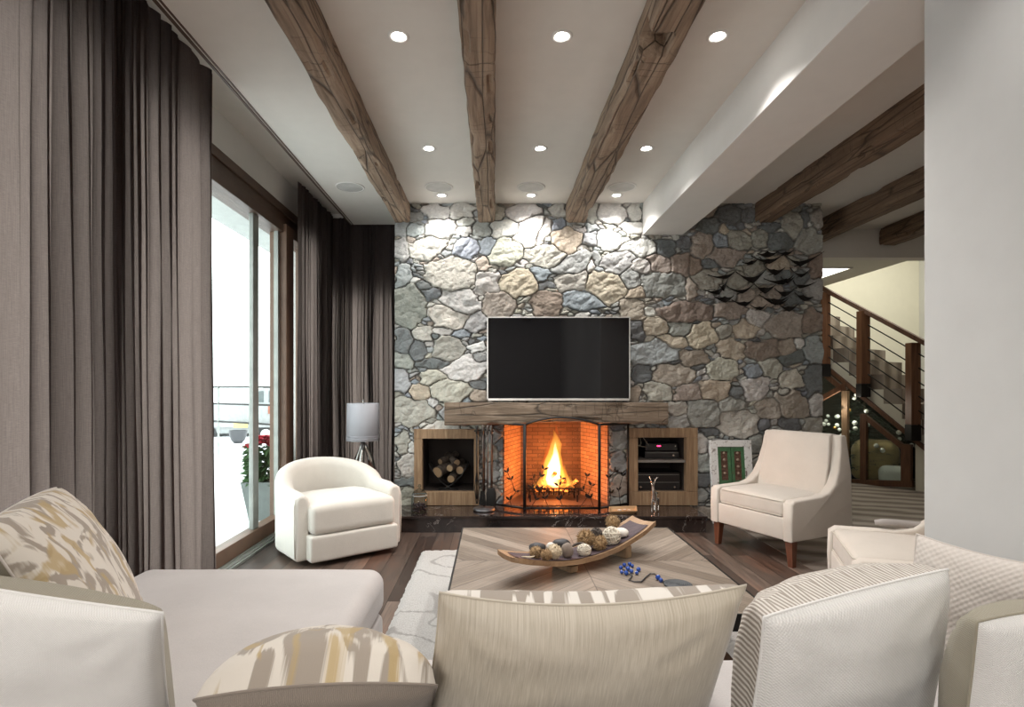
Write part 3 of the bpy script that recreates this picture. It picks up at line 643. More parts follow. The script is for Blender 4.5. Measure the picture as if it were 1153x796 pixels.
# ================================================================== OBJECTS
# ------------------------------------------------------------------ sectional sofa
so = thing('sectional_sofa', 'low pale grey upholstered sectional sofa with a chaise filling the left foreground', 'sofa', (0, 1.1, 0))
def seat(name, x0, x1, y0, y1, z0, z1, r=.04, bulge=.012, m=None, seed=0, par=so):
    bm = cushion(x1 - x0, y1 - y0, z1 - z0, r, bulge, ((x0 + x1) / 2, (y0 + y1) / 2, z0), .003, seed)
    return mk(name, bm, m or PL['sofa'], par, smooth=True, world=True)
seat('base', -1.46, -.46, .80, 2.30, .06, .27, .03, 0, seed=1)
seat('chaise_cushion', -1.47, -.455, .98, 2.325, .265, .45, .06, .006, seed=2)
seat('base', -.46, 1.49, .80, 1.52, .06, .27, .03, 0, seed=3)
seat('seat_cushion', -.45, .52, .98, 1.55, .265, .45, .05, .012, seed=4)
seat('seat_cushion', .525, 1.49, .98, 1.55, .265, .45, .05, .012, seed=5)
seat('backrest', -1.46, 1.49, .70, .935, .06, .60, .06, 0, seed=6)
seat('side_backrest', -1.46, -1.36, .97, 1.62, .27, .62, .04, 0, seed=7)
for x, y in ((-1.4, 2.22), (-.60, 2.22), (-1.4, .85), (1.43, .85), (1.43, 1.45)):
    bm = B(); lathe(bm, [(0, 0), (.022, 0), (.03, .07), (0, .07)], 12, (x, y, 0)); mk('leg', bm, PL['walnut'], so, world=True, smooth=True)
# ------------------------------------------------------------------ pillows
def pillow(label, cBL, cBR, cTR, cTL, T, mback, mfront, away, pinch=.05, N=30, seed=0, wr=.006, Tf=None, piping=None, pip_r=.0026, group='throw pillows on the sectional sofa', sag=0.):
    """corners; 'away' vector = side that carries the front cover"""
    BL, BR, TR, TL = [Vector(c) for c in (cBL, cBR, cTR, cTL)]
    nrm = (BR - BL).cross(TL - BL).normalized()
    if nrm.dot(Vector(away)) < 0: nrm = -nrm
    W = ((BR - BL).length + (TR - TL).length) / 2; Hh = ((TL - BL).length + (TR - BR).length) / 2
    Tf = Tf or T; up = ((TL + TR) - (BL + BR)).normalized()
    root = thing('throw_pillow', label, 'pillow', ((BL + BR) / 2), 0, group)
    def P(u, v, side):
        uu = u * (1 - pinch * (1 - v * v)); vv = v * (1 - pinch * (1 - u * u))
        a = (uu + 1) / 2; b = (vv + 1) / 2
        p = BL.lerp(BR, a).lerp(TL.lerp(TR, a), b)
        if sag: p = p - up * sag * (1 - u * u) * max(0, b) ** 2
        f = max(0, (1 - u * u)) ** .37 * max(0, (1 - v * v)) ** .37
        edge = (1 - abs(u) ** 6) * (1 - abs(v) ** 6)
        n1 = mn.noise(Vector((u * 2.1 + seed, v * 2.1, side * 3))) * .9
        # creases radiating from the corners
        cr = 0
        for cu, cv in ((-1, -1), (1, -1), (1, 1), (-1, 1)):
            du, dv = u - cu, v - cv; rr = math.hypot(du, dv); an = math.atan2(dv, du)
            cr += math.sin(an * 13 + seed + cu * 2) * math.exp(-((rr - .45) / .3) ** 2)
        th = (T if side < 0 else Tf) * f + (n1 * wr * 1.6 + cr * wr * .55) * edge * f
        return p + nrm * side * th
    for side, nm, mt in ((-1, 'back_cover', mback), (1, 'front_cover', mfront)):
        bm = B(); uvl = bm.loops.layers.uv.new('UVMap')
        def mp(i): return math.sin(math.pi / 2 * (-1 + 2 * i / N)) * .45 + (-1 + 2 * i / N) * .55
        g = [[bm.verts.new(P(mp(i), mp(j), side)) for i in range(N + 1)] for j in range(N + 1)]
        for j in range(N):
            for i in range(N):
                q = [(i, j), (i + 1, j), (i + 1, j + 1), (i, j + 1)]
                if side > 0: q = q[::-1]
                f = bm.faces.new([g[b][a] for a, b in q])
                for lp, (a, b) in zip(f.loops, q): lp[uvl].uv = (mp(a) * W / 2 + seed * .37, mp(b) * Hh / 2)
        bmesh.ops.recalc_face_normals(bm, faces=bm.faces)
        if bm.faces[len(bm.faces) // 2 if hasattr(bm.faces, '__len__') and not bm.faces.ensure_lookup_table() else 0].normal.dot(nrm * side) < 0: bmesh.ops.reverse_faces(bm, faces=bm.faces)
        mk(nm, bm, mt, root, smooth=True, world=True)
    K = 28; loop = [P(-1 + 2 * k / K, -1, 0) for k in range(K)] + [P(1, -1 + 2 * k / K, 0) for k in range(K)] + [P(1 - 2 * k / K, 1, 0) for k in range(K)] + [P(-1, 1 - 2 * k / K, 0) for k in range(K)]
    bm = B(); tube(bm, loop, pip_r, 6, True); mk('piping', bm, piping or PL['piping'], root, smooth=True, world=True)
    return root
def pb(px, Y, z): return Vector(((px - VX) / F * Y, Y, z))
pillow('wide beige silk pillow standing upright in the middle foreground', pb(470, 1.18, .465), pb(790, 1.18, .465), pt(840, 659, 1.01), pt(495, 667, 1.01), .085, PL['silk'], PL['ikat2'], (0, 1, .3), .035, seed=1.3, Tf=.095, sag=.034, wr=.010, piping=PL['silk'])
pillow('cream pillow with ochre leaf print and taupe back, slumped low between the two upright pillows', pb(235, 1.22, .465), pb(490, 1.22, .465), pt(492, 772, .985), pt(218, 788, .965), .06, PL['taupe'], PL['ikat'], (0, .5, 1), .03, seed=2.1, Tf=.135, sag=-.075, wr=.010, piping=PL['taupe'])
pillow('plain white linen pillow with khaki reverse in the bottom left corner', (-.98, .99, .465), pb(200, 1.08, .465), pt(183, 690, .87), (-1.05, .93, .90), .075, PL['pwhite'], PL['khaki'], (.3, 1, .2), .035, seed=3.4, Tf=.15, wr=.010, piping=PL['pwhite'])
pillow('cream pillow with ochre leaf print standing on its edge against the curtains at far left', (-.80, 1.16, .47), (-1.16, 1.80, .47), pt(63, 549, 1.69), (-.99, 1.06, .93), .06, PL['khaki'], PL['ikat'], (1, -.2, .2), .04, seed=4.2, Tf=.085, sag=-.02, wr=.008, piping=PL['pcream'])
pillow('white basketweave pillow with a grey chevron front, right of the beige silk pillow', pb(834, 1.06, .465), pb(1040, 1.20, .465), pt(1067, 641, 1.10), pt(860, 695, .95), .065, PL['ptex'], PL['chev'], (-.35, 1, .2), .035, seed=5.7, Tf=.16, sag=-.012, wr=.010, piping=PL['ptex'])
pillow('khaki pillow with a white linen back in the bottom right corner', pb(1072, .965, .465), pb(1230, 1.01, .465), pt(1270, 690, .95), pt(1100, 700, .89), .06, PL['pwhite'], PL['khaki'], (-.3, 1, .35), .03, seed=6.9, Tf=.11, sag=-.02, wr=.010, piping=PL['khaki'])
pillow('large cream grid-textured pillow leaning on the right wall behind the chevron pillow', (1.10, 1.50, .465), (1.28, 1.20, .465), (1.34, 1.18, .80), (1.16, 1.51, .80), .07, PL['pcream'], PL['pcream'], (.5, .5, 0), .04, seed=7.7, Tf=.07, sag=.012, wr=.008, piping=PL['pcream'])

# ------------------------------------------------------------------ rug
def rug():
    x0, x1, y0, y1 = -.525, 1.32, 1.60, 4.02; st = .016; nx = int((x1 - x0) / st); ny = int((y1 - y0) / st); V = []; Fc = []
    for j in range(ny + 1):
        for i in range(nx + 1):
            x = x0 + i * st; y = y0 + j * st; e = min(i, nx - i, j, ny - j)
            z = .026 * min(1, e / 2 + .0) + (.006 * mn.noise(Vector((x * 42, y * 42, 0))) + .005 * mn.noise(Vector((x * 90, y * 90, 4)))) * (e > 0)
            if e == 0: x += .008 * mn.noise(Vector((x * 30, y * 30, 9))); y += .008 * mn.noise(Vector((y * 30, x * 30, 2))); z = .003
            V.append((x - .4, y - 2.8, z))
    w_ = nx + 1
    Fc = [(j * w_ + i, j * w_ + i + 1, (j + 1) * w_ + i + 1, (j + 1) * w_ + i) for j in range(ny) for i in range(nx)]
    me = bpy.data.meshes.new('shag_rug'); me.from_pydata(V, [], Fc); me.materials.append(PL['rug'])
    for p in me.polygons: p.use_smooth = True
    o = bpy.data.objects.new('shag_rug', me); o.location = (.4, 2.8, 0.001); C.objects.link(o); tag(o, 'cream shag rug with thin grey curving lines under the coffee table', 'rug')
rug()
# ------------------------------------------------------------------ coffee table
TX, TY, TZ = .41, 2.555, .40
ct = thing('coffee_table', 'square coffee table with radiating reclaimed wood planks and a black metal edge', 'table', (TX, TY, .04))
hw = .592; hd = .61
bm = B(); box(bm, -hw + .008, hw - .008, -hd + .008, hd - .008, TZ - .065, TZ - .04, .001)
o = mk('tabletop', bm, PL['table'], ct)
bm = B()
for a in ((-hw, hw, -hd, -hd + .008), (-hw, hw, hd - .008, hd), (-hw, -hw + .008, -hd, hd), (hw - .008, hw, -hd, hd)): box(bm, *a, TZ - .10, TZ - .039)
mk('metal_rim', bm, PL['black'], ct)
for sx in (-1, 1):
    for sy in (-1, 1):
        bm = B(); box(bm, sx * (hw - .03) - .022, sx * (hw - .03) + .022, sy * (hd - .03) - .022, sy * (hd - .03) + .022, 0, TZ - .095, .003); mk('leg', bm, PL['black'], ct)
bm = B(); box(bm, -hw + .05, hw - .05, -hd + .05, hd - .05, .06, .085, .003); mk('lower_shelf', bm, PL['railw'], ct)
# stave tray
A_ = Vector((.058, 2.25)); D_ = (Vector((.75, 2.75)) - A_); TL_ = D_.length; D_.normalize(); N_ = Vector((-D_.y, D_.x))
def trayz(t): return .428 + .32 * (t - .46) ** 2
def trayp(t, s, z=0): q = A_ + D_ * (t * TL_) + N_ * s; return Vector((q.x, q.y, trayz(t) + .018 + z + 2.2 * s * s))
tr = thing('stave_tray', 'long curved wooden barrel-stave tray raised on two blocks on the coffee table', 'tray', (.404, 2.5, TZ))
bm = B(); nn = 30; L1 = []; 
for i in range(nn + 1):
    t = i / nn; ww = .088 * (1 - .18 * abs(2 * t - 1) ** 3); row = []
    for s, dz in ((-ww, 0), (-ww * .8, -.001), (-ww * .4, 0), (0, 0), (ww * .4, 0), (ww * .8, -.001), (ww, 0), (ww, -.022), (ww * .4, -.02), (-ww * .4, -.02), (-ww, -.022)):
        row.append(bm.verts.new(trayp(t, s, dz + .002 * mn.noise(Vector((t * 14, s * 30, 1))))))
    L1.append(row)
for a, b in zip(L1, L1[1:]):
    for k in range(len(a)): bm.faces.new((a[k], a[(k + 1) % len(a)], b[(k + 1) % len(a)], b[k]))
bm.faces.new(L1[0]); bm.faces.new(L1[-1][::-1]); bmesh.ops.recalc_face_normals(bm, faces=bm.faces)
mk('tray_body', bm, wood('stave_wood', (.20, .11, .055), (.36, .22, .12), (.48, .32, .19), 0, 1., .6, .4), tr, world=True)
bm = B(); g = []
for i in range(nn + 1):
    t = .045 + .91 * i / nn; ww = .066 * (1 - .18 * abs(2 * t - 1) ** 3); g.append([bm.verts.new(trayp(t, s, .0035)) for s in (-ww, -ww * .5, 0, ww * .5, ww)])
for a, b in zip(g, g[1:]):
    for k in range(4): bm.faces.new((a[k], a[k + 1], b[k + 1], b[k]))
bmesh.ops.recalc_face_normals(bm, faces=bm.faces)
mk('wine_stained_face', bm, wood('stained_stave', (.04, .025, .03), (.075, .048, .055), (.12, .08, .085), 0, 1., .7, .3), tr, world=True)
rot = Matrix.Rotation(math.atan2(D_.y, D_.x), 3, 'Z')
for t in (.37, .78):
    q = trayp(t, 0); h2 = (q.z - .018 - TZ) / 2 - .002; bm = B(); obox(bm, (q.x, q.y, TZ + h2 + .001), rot, .022, .062, h2, .003); mk('block_foot', bm, PL['framew'], tr, world=True)
# things on the tray
podm = plain('dried_pod', (.33, .22, .115), .95, nsc=40, amt=.4, bsc=90, bst=.8); podl = plain('pale_pod', (.60, .50, .36), .95, nsc=40, amt=.25, bsc=90, bst=.6)
pebd = plain('dark_pebble', (.035, .033, .035), .55); pebb = plain('brown_pebble', (.24, .19, .155), .8, nsc=20, amt=.2); pebw = plain('white_pebble', (.70, .66, .60), .7, nsc=20)
twine = plain('white_twine', (.66, .60, .50), .9, bsc=300, bst=.5); rattan = plain('rattan', (.40, .31, .22), .8); darktw = plain('dark_twig', (.07, .055, .045), .8)
def on_tray(t, s, r, up=0): q = trayp(t, s); return Vector((q.x, q.y, q.z + r * .97 + up + .003))
gt = 'natural objects in the stave tray'
def spiky(t, s, r, m, label, n=260, seed=1, up=0, name='dried_pod', sp=.22):
    rnd = random.Random(seed); c = on_tray(t, s, r, up); bm = B(); res = bmesh.ops.create_icosphere(bm, subdivisions=3, radius=r * .86)
    for v in res['verts']: v.co *= 1 + .12 * mn.noise(v.co * 90)
    for k in range(n):
        d = Vector((rnd.gauss(0, 1), rnd.gauss(0, 1), rnd.gauss(0, 1))).normalized(); u = d.orthogonal().normalized(); w2 = d.cross(u); a = .07 * r
        b = [bm.verts.new(d * r * .8 + (u * math.cos(x) + w2 * math.sin(x)) * a) for x in (0, 2.1, 4.2)]; tp = bm.verts.new(d * r * (1 + rnd.random() * sp))
        for i in range(3): bm.faces.new((b[i], b[(i + 1) % 3], tp))
    bmesh.ops.translate(bm, verts=bm.verts, vec=c); return tag(mk(name, bm, m, smooth=False), label, 'dried pod', gt)
def pebble(t, s, r, sc, m, label, up=0, seed=0, rz=0, cat='pebble'):
    c = on_tray(t, s, r * sc[2], up); bm = B(); res = bmesh.ops.create_icosphere(bm, subdivisions=3, radius=r)
    for v in res['verts']:
        v.co *= 1 + .14 * mn.noise(v.co / r * 1.1 + Vector((seed, 0, 0))); v.co = Vector((v.co.x * sc[0], v.co.y * sc[1], v.co.z * sc[2]))
    bmesh.ops.rotate(bm, verts=bm.verts, matrix=Matrix.Rotation(rz, 3, 'Z')); bmesh.ops.translate(bm, verts=bm.verts, vec=c)
    return tag(mk('pebble', bm, m, smooth=True), label, cat, gt)
def yarn(t, s, r, m, label, turns=16, wr=.0026, seed=0, flat=1., up=0, solid=True):
    rnd = random.Random(seed); c = on_tray(t, s, r * flat, up); bm = B()
    if solid: sphere(bm, (0, 0, 0), r * .86, (1, 1, flat), 16)
    for k in range(turns):
        ax = Vector((rnd.gauss(0, 1), rnd.gauss(0, 1), rnd.gauss(0, 1))).normalized(); u = ax.orthogonal().normalized(); w2 = ax.cross(u); off = rnd.uniform(-.35, .35) * r
        rr = math.sqrt(r * r - off * off); pts = [ax * off + (u * math.cos(a) + w2 * math.sin(a)) * rr * (1 + .03 * math.sin(3 * a + k)) for a in [2 * math.pi * i / 22 for i in range(22)]]
        tube(bm, [Vector((p.x, p.y, p.z * flat)) for p in pts], wr, 5, True)
    bmesh.ops.translate(bm, verts=bm.verts, vec=c); return tag(mk('twine_ball', bm, m, smooth=True), label, 'decorative ball', gt)
spiky(.185, .012, .027, podm, 'small brown bristly pod at the left end of the heap in the tray', seed=1)
spiky(.205, -.036, .025, podm, 'brown bristly pod lowest at the front left of the heap in the tray', seed=2)
spiky(.285, -.012, .034, podl, 'pale straw coloured pod with a flower face near the left of the tray', seed=3, n=320, sp=.12)
pebble(.235, .052, .034, (1.1, .8, .62), pebd, 'flat black pebble behind the brown pods at the left of the tray', .012, 1)
pebble(.325, .05, .021, (1, .9, .85), pebw, 'small white pebble behind the straw coloured pod', .018, 2)
pebble(.375, -.012, .031, (.85, .8, 1.1), pebb, 'upright brown pebble between the straw pod and the twine ball', 0, 3)
pebble(.40, .052, .036, (1.2, .8, .62), pebd, 'flat black pebble in the middle of the tray behind the brown pebble', .018, 5)
yarn(.475, -.03, .030, twine, 'grey striped twine ball low in the middle of the tray', 18, .0024, 2, .85)
bm = B(); base = on_tray(.46, .015, .034)
tube(bm, [base + Vector((math.cos(a) * .045, math.sin(a) * .022, .012 * math.sin(2 * a))) for a in [i * .3 for i in range(15)]], [.004 + .003 * math.sin(i) ** 2 for i in range(15)], 7)
tag(mk('driftwood_ring', bm, darktw, smooth=True), 'curled dark twig resting over the striped twine ball', 'twig', gt)
spiky(.565, .035, .040, podm, 'large fuzzy tan pod in the middle of the tray', seed=5, n=500, up=.006, sp=.3)
spiky(.60, -.022, .034, podm, 'fuzzy brown pod in front of the large tan pod, touching the tray edge', seed=6, n=420, sp=.3)
yarn(.70, -.018, .040, twine, 'large loose ball of white twine right of the fuzzy pods', 14, .0032, 5)
pebble(.79, -.006, .036, (1.0, .85, .6), pebw, 'flat white pebble at the right end of the heap in the tray', .004, 8)
yarn(.665, .05, .027, darktw, 'small dark twig ball behind the white twine ball', 16, .0024, 7, up=.012)
spiky(.80, .052, .034, podm, 'highest brown pod at the right end of the tray', seed=9, n=380, up=.02, sp=.25)
bm = B(); q = on_tray(.11, -.01, .006); tube(bm, [q + Vector(v) for v in ((-.022, .008, .0), (-.01, -.002, .002), (.012, -.006, .002), (.03, -.004, .006))], [.002, .004, .004, .002], 8)
tag(mk('dried_stalk', bm, podl, smooth=True), 'short pale dried stalk lying at the left end of the tray', 'stalk', gt)
# beads and coil on the table
nk = thing('bead_tassel', 'dark cord strung with bright blue beads lying on the coffee table', 'beads', (.72, 2.30, TZ))
blue = plain('blue_bead', (.02, .075, .36), .2, coat=.5)
def T_(px, py, z=TZ): Y = F * (H - z) / (py - VY); return Vector(((px - VX) / F * Y, Y, z))
cordp = [T_(*p, TZ + .005) for p in ((702, 641), (706, 645), (712, 648), (708, 653), (714, 655), (722, 655), (727, 650), (732, 646), (737, 646), (742, 650), (748, 655), (752, 659))]
bm = B(); tube(bm, cordp, .0028, 6); mk('cord', bm, pebd, nk, world=True, smooth=True)
for k, (px, py, r) in enumerate(((699, 639, .009), (703, 636, .009), (707, 640, .010), (705, 645, .010), (711, 643, .009), (709, 635, .009), (712, 637, .008), (700, 644, .008), (719, 641, .010), (717, 645, .008), (741, 650, .011), (744, 653, .009))):
    bm = B(); sphere(bm, T_(px, py, TZ + r), r, (1, 1, 1), 12); mk('blue_bead', bm, blue, nk, world=True, smooth=True)
bm = B(); c = T_(763, 660)
pts = []
for k in range(150):
    a = k * .27; r = .006 + .048 * k / 150; pts.append((c.x + r * math.cos(a) * 1.05, c.y + r * math.sin(a) * .95, TZ + .006))
tube(bm, pts, .0058, 6); tag(mk('coiled_coaster', bm, plain('slate_cord', (.055, .06, .065), .6), smooth=True), 'round dark grey coiled coaster at the end of the blue beads', 'coaster')

# ------------------------------------------------------------------ barrel swivel chair
def barrel_chair():
    sc_ = thing('swivel_chair', 'round white barrel-back swivel armchair beside the glass door', 'armchair', (-1.215, 4.17, 0), math.atan2(.61, .79))
    # local: front = -y, right = +x
    Ro, th = .405, .10; A0 = R(-52)   # arm ends
    def path(a, r, sq=1.0):
        return Vector((r * math.cos(a), r * math.sin(a)))
    bm = B(); K = 44; rings = []
    for i in range(K + 1):
        a = R(-50) + (R(280)) * i / K      # from right-front round the back to left-front
        b = max(0., math.sin(a)); bk = max(0, math.sin(a)) ** .6
        top = .485 + .155 * bk; top -= .012 * (math.sin(a) < -.55)
        o = Vector((math.cos(a), math.sin(a))); ro = Ro + .012 * bk; ri = Ro - th - .02 * (1 - bk)
        if math.sin(a) < 0:   # arms run straight forwards
            base = Vector((math.copysign(1, math.cos(a)), 0)); y = math.sin(a) * .44
            po = Vector((base.x * (Ro - .02 * abs(math.sin(a))), y)); pi = Vector((base.x * (Ro - th - .01), y))
        else: po = o * ro; pi = o * ri
        d = (po - pi); w2 = d.length; d.normalize(); c = (po + pi) / 2; ring = []
        for s, z in ((.96, .035), (1.0, .08), (1.0, .30), (1.03, top - .10), (1.04, top - .05), (.86, top - .015), (.45, top), (0, top + .003), (-.45, top - .002), (-.86, top - .02), (-1.02, top - .06), (-1., top - .12), (-.95, .25), (-.95, .035)):
            p = c + d * (w2 / 2) * s; ring.append(bm.verts.new((p.x, p.y, z)))
        rings.append(ring)
    for A, D in zip(rings, rings[1:]):
        for k in range(len(A)): bm.faces.new((A[k], A[(k + 1) % len(A)], D[(k + 1) % len(A)], D[k]))
    bm.faces.new(rings[0]); bm.faces.new(rings[-1][::-1]); bmesh.ops.recalc_face_normals(bm, faces=bm.faces)
    o = mk('curved_backrest', bm, PL['white'], sc_, smooth=True, autosm=50); m = o.modifiers.new('s', 'BEVEL'); m.width = .018; m.segments = 3; m.limit_method = 'ANGLE'; m.angle_limit = R(50)
    def rnd_plan(wd, dp):
        def f(p):
            if p.y > 0:
                k = p.y / dp; lim = math.sqrt(max(0, 1 - min(1, k) ** 2.4)); return Vector((p.x * (1 - (1 - lim) * .55), p.y, p.z))
            return p
        return f
    bm = cushion(.645, .66, .176, .018, 0, (0, -.10, .036), .002, 3, rnd_plan(.3, .36)); mk('base_panel', bm, PL['white'], sc_, smooth=True)
    bm = cushion(.62, .60, .195, .04, .02, (0, -.125, .215), .003, 5, rnd_plan(.3, .36)); mk('seat_cushion', bm, PL['white'], sc_, smooth=True)
    # piping seams down the arm fronts
    for s in (-1, 1):
        bm = B(); tube(bm, [(s * (Ro - .012), -.325, .06), (s * (Ro - .008), -.328, .25), (s * (Ro - .008), -.325, .40), (s * (Ro - .02), -.318, .455), (s * (Ro - .06), -.318, .476)], .004, 6); mk('arm_seam', bm, PL['white'], sc_, smooth=True)
    bm = B(); lathe(bm, [(0, 0), (.27, 0), (.27, .02), (.1, .03), (.08, .06), (0, .05)], 32); mk('swivel_base', bm, PL['black'], sc_, smooth=True, autosm=40)
barrel_chair()
# ------------------------------------------------------------------ slope-arm chairs
def slope_chair(label, loc, rz):
    """front = -y; loc = centre of footprint"""
    t = thing('accent_chair', label, 'armchair', loc, rz, 'cream accent chairs with tapered walnut legs')
    W, Dp = .70, .64; f = -Dp / 2; hw = W / 2; at = .075
    prof = [(f, .175), (f - .004, .30), (f, .425), (f + .03, .448), (-.02, .455), (.06, .475), (.13, .53), (.18, .62), (.215, .74), (.235, .852), (.25, .864), (.292, .862), (.30, .85), (.315, .60), (.315, .175)]
    for s in (-1, 1):
        bm = B(); x0, x1 = sorted((s * hw, s * (hw - at))); prism(bm, prof, 'x', x0, x1, .014, 3)
        # the upper part of the back leans in
        for v in bm.verts:
            if v.co.z > .5: v.co.x -= s * (v.co.z - .5) * .10
        mk('arm', bm, PL['white2'], t, smooth=True, autosm=50)
    bm = B(); prism(bm, [(.08, .18), (.10, .45), (.165, .66), (.205, .855), (.235, .872), (.29, .865), (.305, .80), (.31, .18)], 'x', -hw + .07, hw - .07, .012, 3)
    for v in bm.verts:
        if v.co.z > .5: v.co.x *= 1 - (v.co.z - .5) * .10 / hw
    mk('backrest', bm, PL['white2'], t, smooth=True, autosm=50)
    bm = B(); box(bm, -hw + at - .004, hw - at + .004, f + .006, .25, .175, .325, .01, 3); mk('seat_frame', bm, PL['white2'], t, smooth=True, autosm=50)
    bm = cushion(W - 2 * at + .004, .50, .115, .028, .028, (0, f + .26, .325), .002, 8); o = mk('seat_cushion', bm, PL['white2'], t, smooth=True)
    x = (W - 2 * at) / 2 - .006; y0 = f + .008; bm = B()
    for z in (.335, .432): tube(bm, [(-x, .18, z), (-x, y0 + .02, z), (-x + .02, y0 + .003, z), (x - .02, y0 + .003, z), (x, y0 + .02, z), (x, .18, z)], .0035, 6)
    mk('piping', bm, PL['piping'], t, smooth=True)
    for sx in (-1, 1):
        for sy in (-1, 1):
            bm = B(); cx, cy = sx * (hw - .045), (f + .045 if sy < 0 else .27); a, b = .027, .017; dx, dy = sx * .008, (-.0 if sy < 0 else .04)
            v = [bm.verts.new((cx + i * a, cy + j * a, .18)) for i, j in ((-1, -1), (1, -1), (1, 1), (-1, 1))] + [bm.verts.new((cx + dx + i * b, cy + dy + j * b, 0)) for i, j in ((-1, -1), (1, -1), (1, 1), (-1, 1))]
            for q in ((0, 1, 2, 3), (7, 6, 5, 4), (0, 4, 5, 1), (1, 5, 6, 2), (2, 6, 7, 3), (3, 7, 4, 0)): bm.faces.new([v[k] for k in q])
            bmesh.ops.recalc_face_normals(bm, faces=bm.faces); mk('leg', bm, PL['walnut'], t)
    return t
nf = Vector((-.907, -.42, 0)).normalized(); mid = Vector((1.845, 3.965, 0)) - nf * .30
a1 = slope_chair('cream upholstered accent chair with walnut legs standing right of the hearth', mid, math.atan2(nf.x, -nf.y))
nf2 = Vector((-.92, .39, 0)).normalized(); mid2 = Vector((1.71, 2.725, 0)) - nf2 * .32
dup(a1, mid2, math.atan2(nf2.x, -nf2.y), 'cream accent chair at the right, partly hidden behind the wall and the pillows')
bm = B(); tube(bm, [pt(985, 588, 2.95), pt(993, 588, 2.93), pt(1010, 589, 2.9), pt(1040, 592, 2.86), pt(1060, 594, 2.82)], [.012, .019, .02, .019, .017], 12)
tag(mk('rolled_throw', bm, plain('grey_roll', (.34, .31, .29), .7), smooth=True), 'grey rolled throw lying along the arm of the partly hidden cream chair', 'throw')
# ------------------------------------------------------------------ hearth, mantel, television
HZ = .137
bm = B(); box(bm, -.895, 1.765, 4.58, WY - .002, .0, HZ - .02); box(bm, -.905, 1.775, 4.565, WY - .002, HZ - .02, HZ, .003)
tag(mk('hearth_slab', bm, PL['marble']), 'polished black marble raised hearth with white veins below the fire', 'hearth')
bm = hewn(0, 0, .20, .185, 1.95, 41.3, amp=.012, step=.03)
for v in bm.verts:
    c = v.co.copy(); t = c.y / 1.95; v.co = Vector((c.y - .975, -c.x, c.z))
    if c.z < 0: v.co.z += .022 * math.exp(-((c.y - 1.02) / .34) ** 2) - .004
bmesh.ops.recalc_face_normals(bm, faces=bm.faces)
o = mk('mantel_beam', bm, PL['mantel'], smooth=True, autosm=35, loc=(0, 0, 0)); o.location = (.545, 4.895, .98); tag(o, 'rough weathered timber mantel beam over the fireplace below the television', 'mantel')
tv = thing('television', 'wide black flat television with a thin silver frame on the stone wall', 'television', (.58, 4.93, 1.085))
x0, x1, z0, z1 = -.06, 1.217, 1.088, 1.836
bm = B(); box(bm, x0, x1, 4.915, 4.945, z0, z1, .003); mk('housing', bm, PL['blackp'], tv, world=True)
t_ = NT('tv_screen'); t_.bsdf((.006, .006, .007), .045); 
bm = B(); box(bm, x0 + .012, x1 - .012, 4.911, 4.914, z0 + .022, z1 - .012); mk('screen', bm, t_.m, tv, world=True)
bm = B()
for a in ((x0, x1, z0, z0 + .020), (x0, x1, z1 - .010, z1), (x0, x0 + .010, z0, z1), (x1 - .010, x1, z0, z1)): box(bm, a[0], a[1], 4.906, 4.916, a[2], a[3], .002)
mk('bezel', bm, plain('silver_bezel', (.72, .70, .67), .3, .6, bst=.02), tv, world=True)
bm = B(); box(bm, .4, .76, 4.945, 4.972, 1.25, 1.65, .004); mk('wall_bracket', bm, PL['black'], tv, world=True)

# ------------------------------------------------------------------ firebox
def sooty():
    m = PL['brick'].copy(); m.name = 'sooty_brick'; nt = m.node_tree; br = [n for n in nt.nodes if n.bl_idname == 'ShaderNodeTexBrick'][0]
    br.inputs['Color1'].default_value = (.16, .10, .07, 1); br.inputs['Color2'].default_value = (.10, .06, .045, 1); br.inputs['Mortar'].default_value = (.05, .035, .03, 1); return m
fb = thing('firebox', 'open brick-lined firebox glowing orange around the burning fire', 'fireplace', (.568, 5.3, HZ))
def quad(bm, uvl, P, su, sv):
    vs = [bm.verts.new(p) for p in P]; f = bm.faces.new(vs)
    for lp, uv in zip(f.loops, ((0, 0), (su, 0), (su, sv), (0, sv))): lp[uvl].uv = uv
def slabq(name, P, su, sv, off):
    bm = B(); u = bm.loops.layers.uv.new('UVMap'); quad(bm, u, P, su, sv)
    ex = bmesh.ops.extrude_face_region(bm, geom=bm.faces[:]); vs = [g for g in ex['geom'] if isinstance(g, bmesh.types.BMVert)]
    bmesh.ops.translate(bm, verts=vs, vec=off); bmesh.ops.recalc_face_normals(bm, faces=bm.faces); mk(name, bm, PL['brick'], fb, world=True)
fx0, fx1, bx0, bx1, fy, by, fz = .095, 1.04, .27, .87, 5.035, 5.52, .915
PL['brick0'] = PL['brick']; PL['brick'] = sooty()
slabq('back_panel', [(bx0, by, HZ), (bx1, by, HZ), (bx1, by, fz), (bx0, by, fz)], bx1 - bx0, fz - HZ, (0, .05, 0))
PL['brick'] = PL['brick0']
slabq('side_panel', [(fx0, fy, HZ), (bx0, by, HZ), (bx0, by, fz), (fx0, fy, fz)], .5, fz - HZ, (-.02, .01, 0))
slabq('side_panel', [(bx1, by, HZ), (fx1, fy, HZ), (fx1, fy, fz), (bx1, by, fz)], .5, fz - HZ, (.02, .01, 0))
bm = B(); prism(bm, [(fx0 - .03, fy), (fx1 + .03, fy), (bx1 + .05, by + .05), (bx0 - .05, by + .05)], 'z', fz, fz + .005); mk('smoke_shelf', bm, PL['black'], fb, world=True)
bm = B(); prism(bm, [(fx0 - .03, fy - .03), (fx1 + .03, fy - .03), (bx1 + .05, by + .05), (bx0 - .05, by + .05)], 'z', HZ - .03, HZ + .001); mk('firebox_floor', bm, plain('sooty_floor', (.10, .07, .055), .5), fb, world=True)
gr = thing('fire_grate', 'black iron log grate inside the fireplace', 'fire grate', (.56, 5.25, HZ))
bm = B()
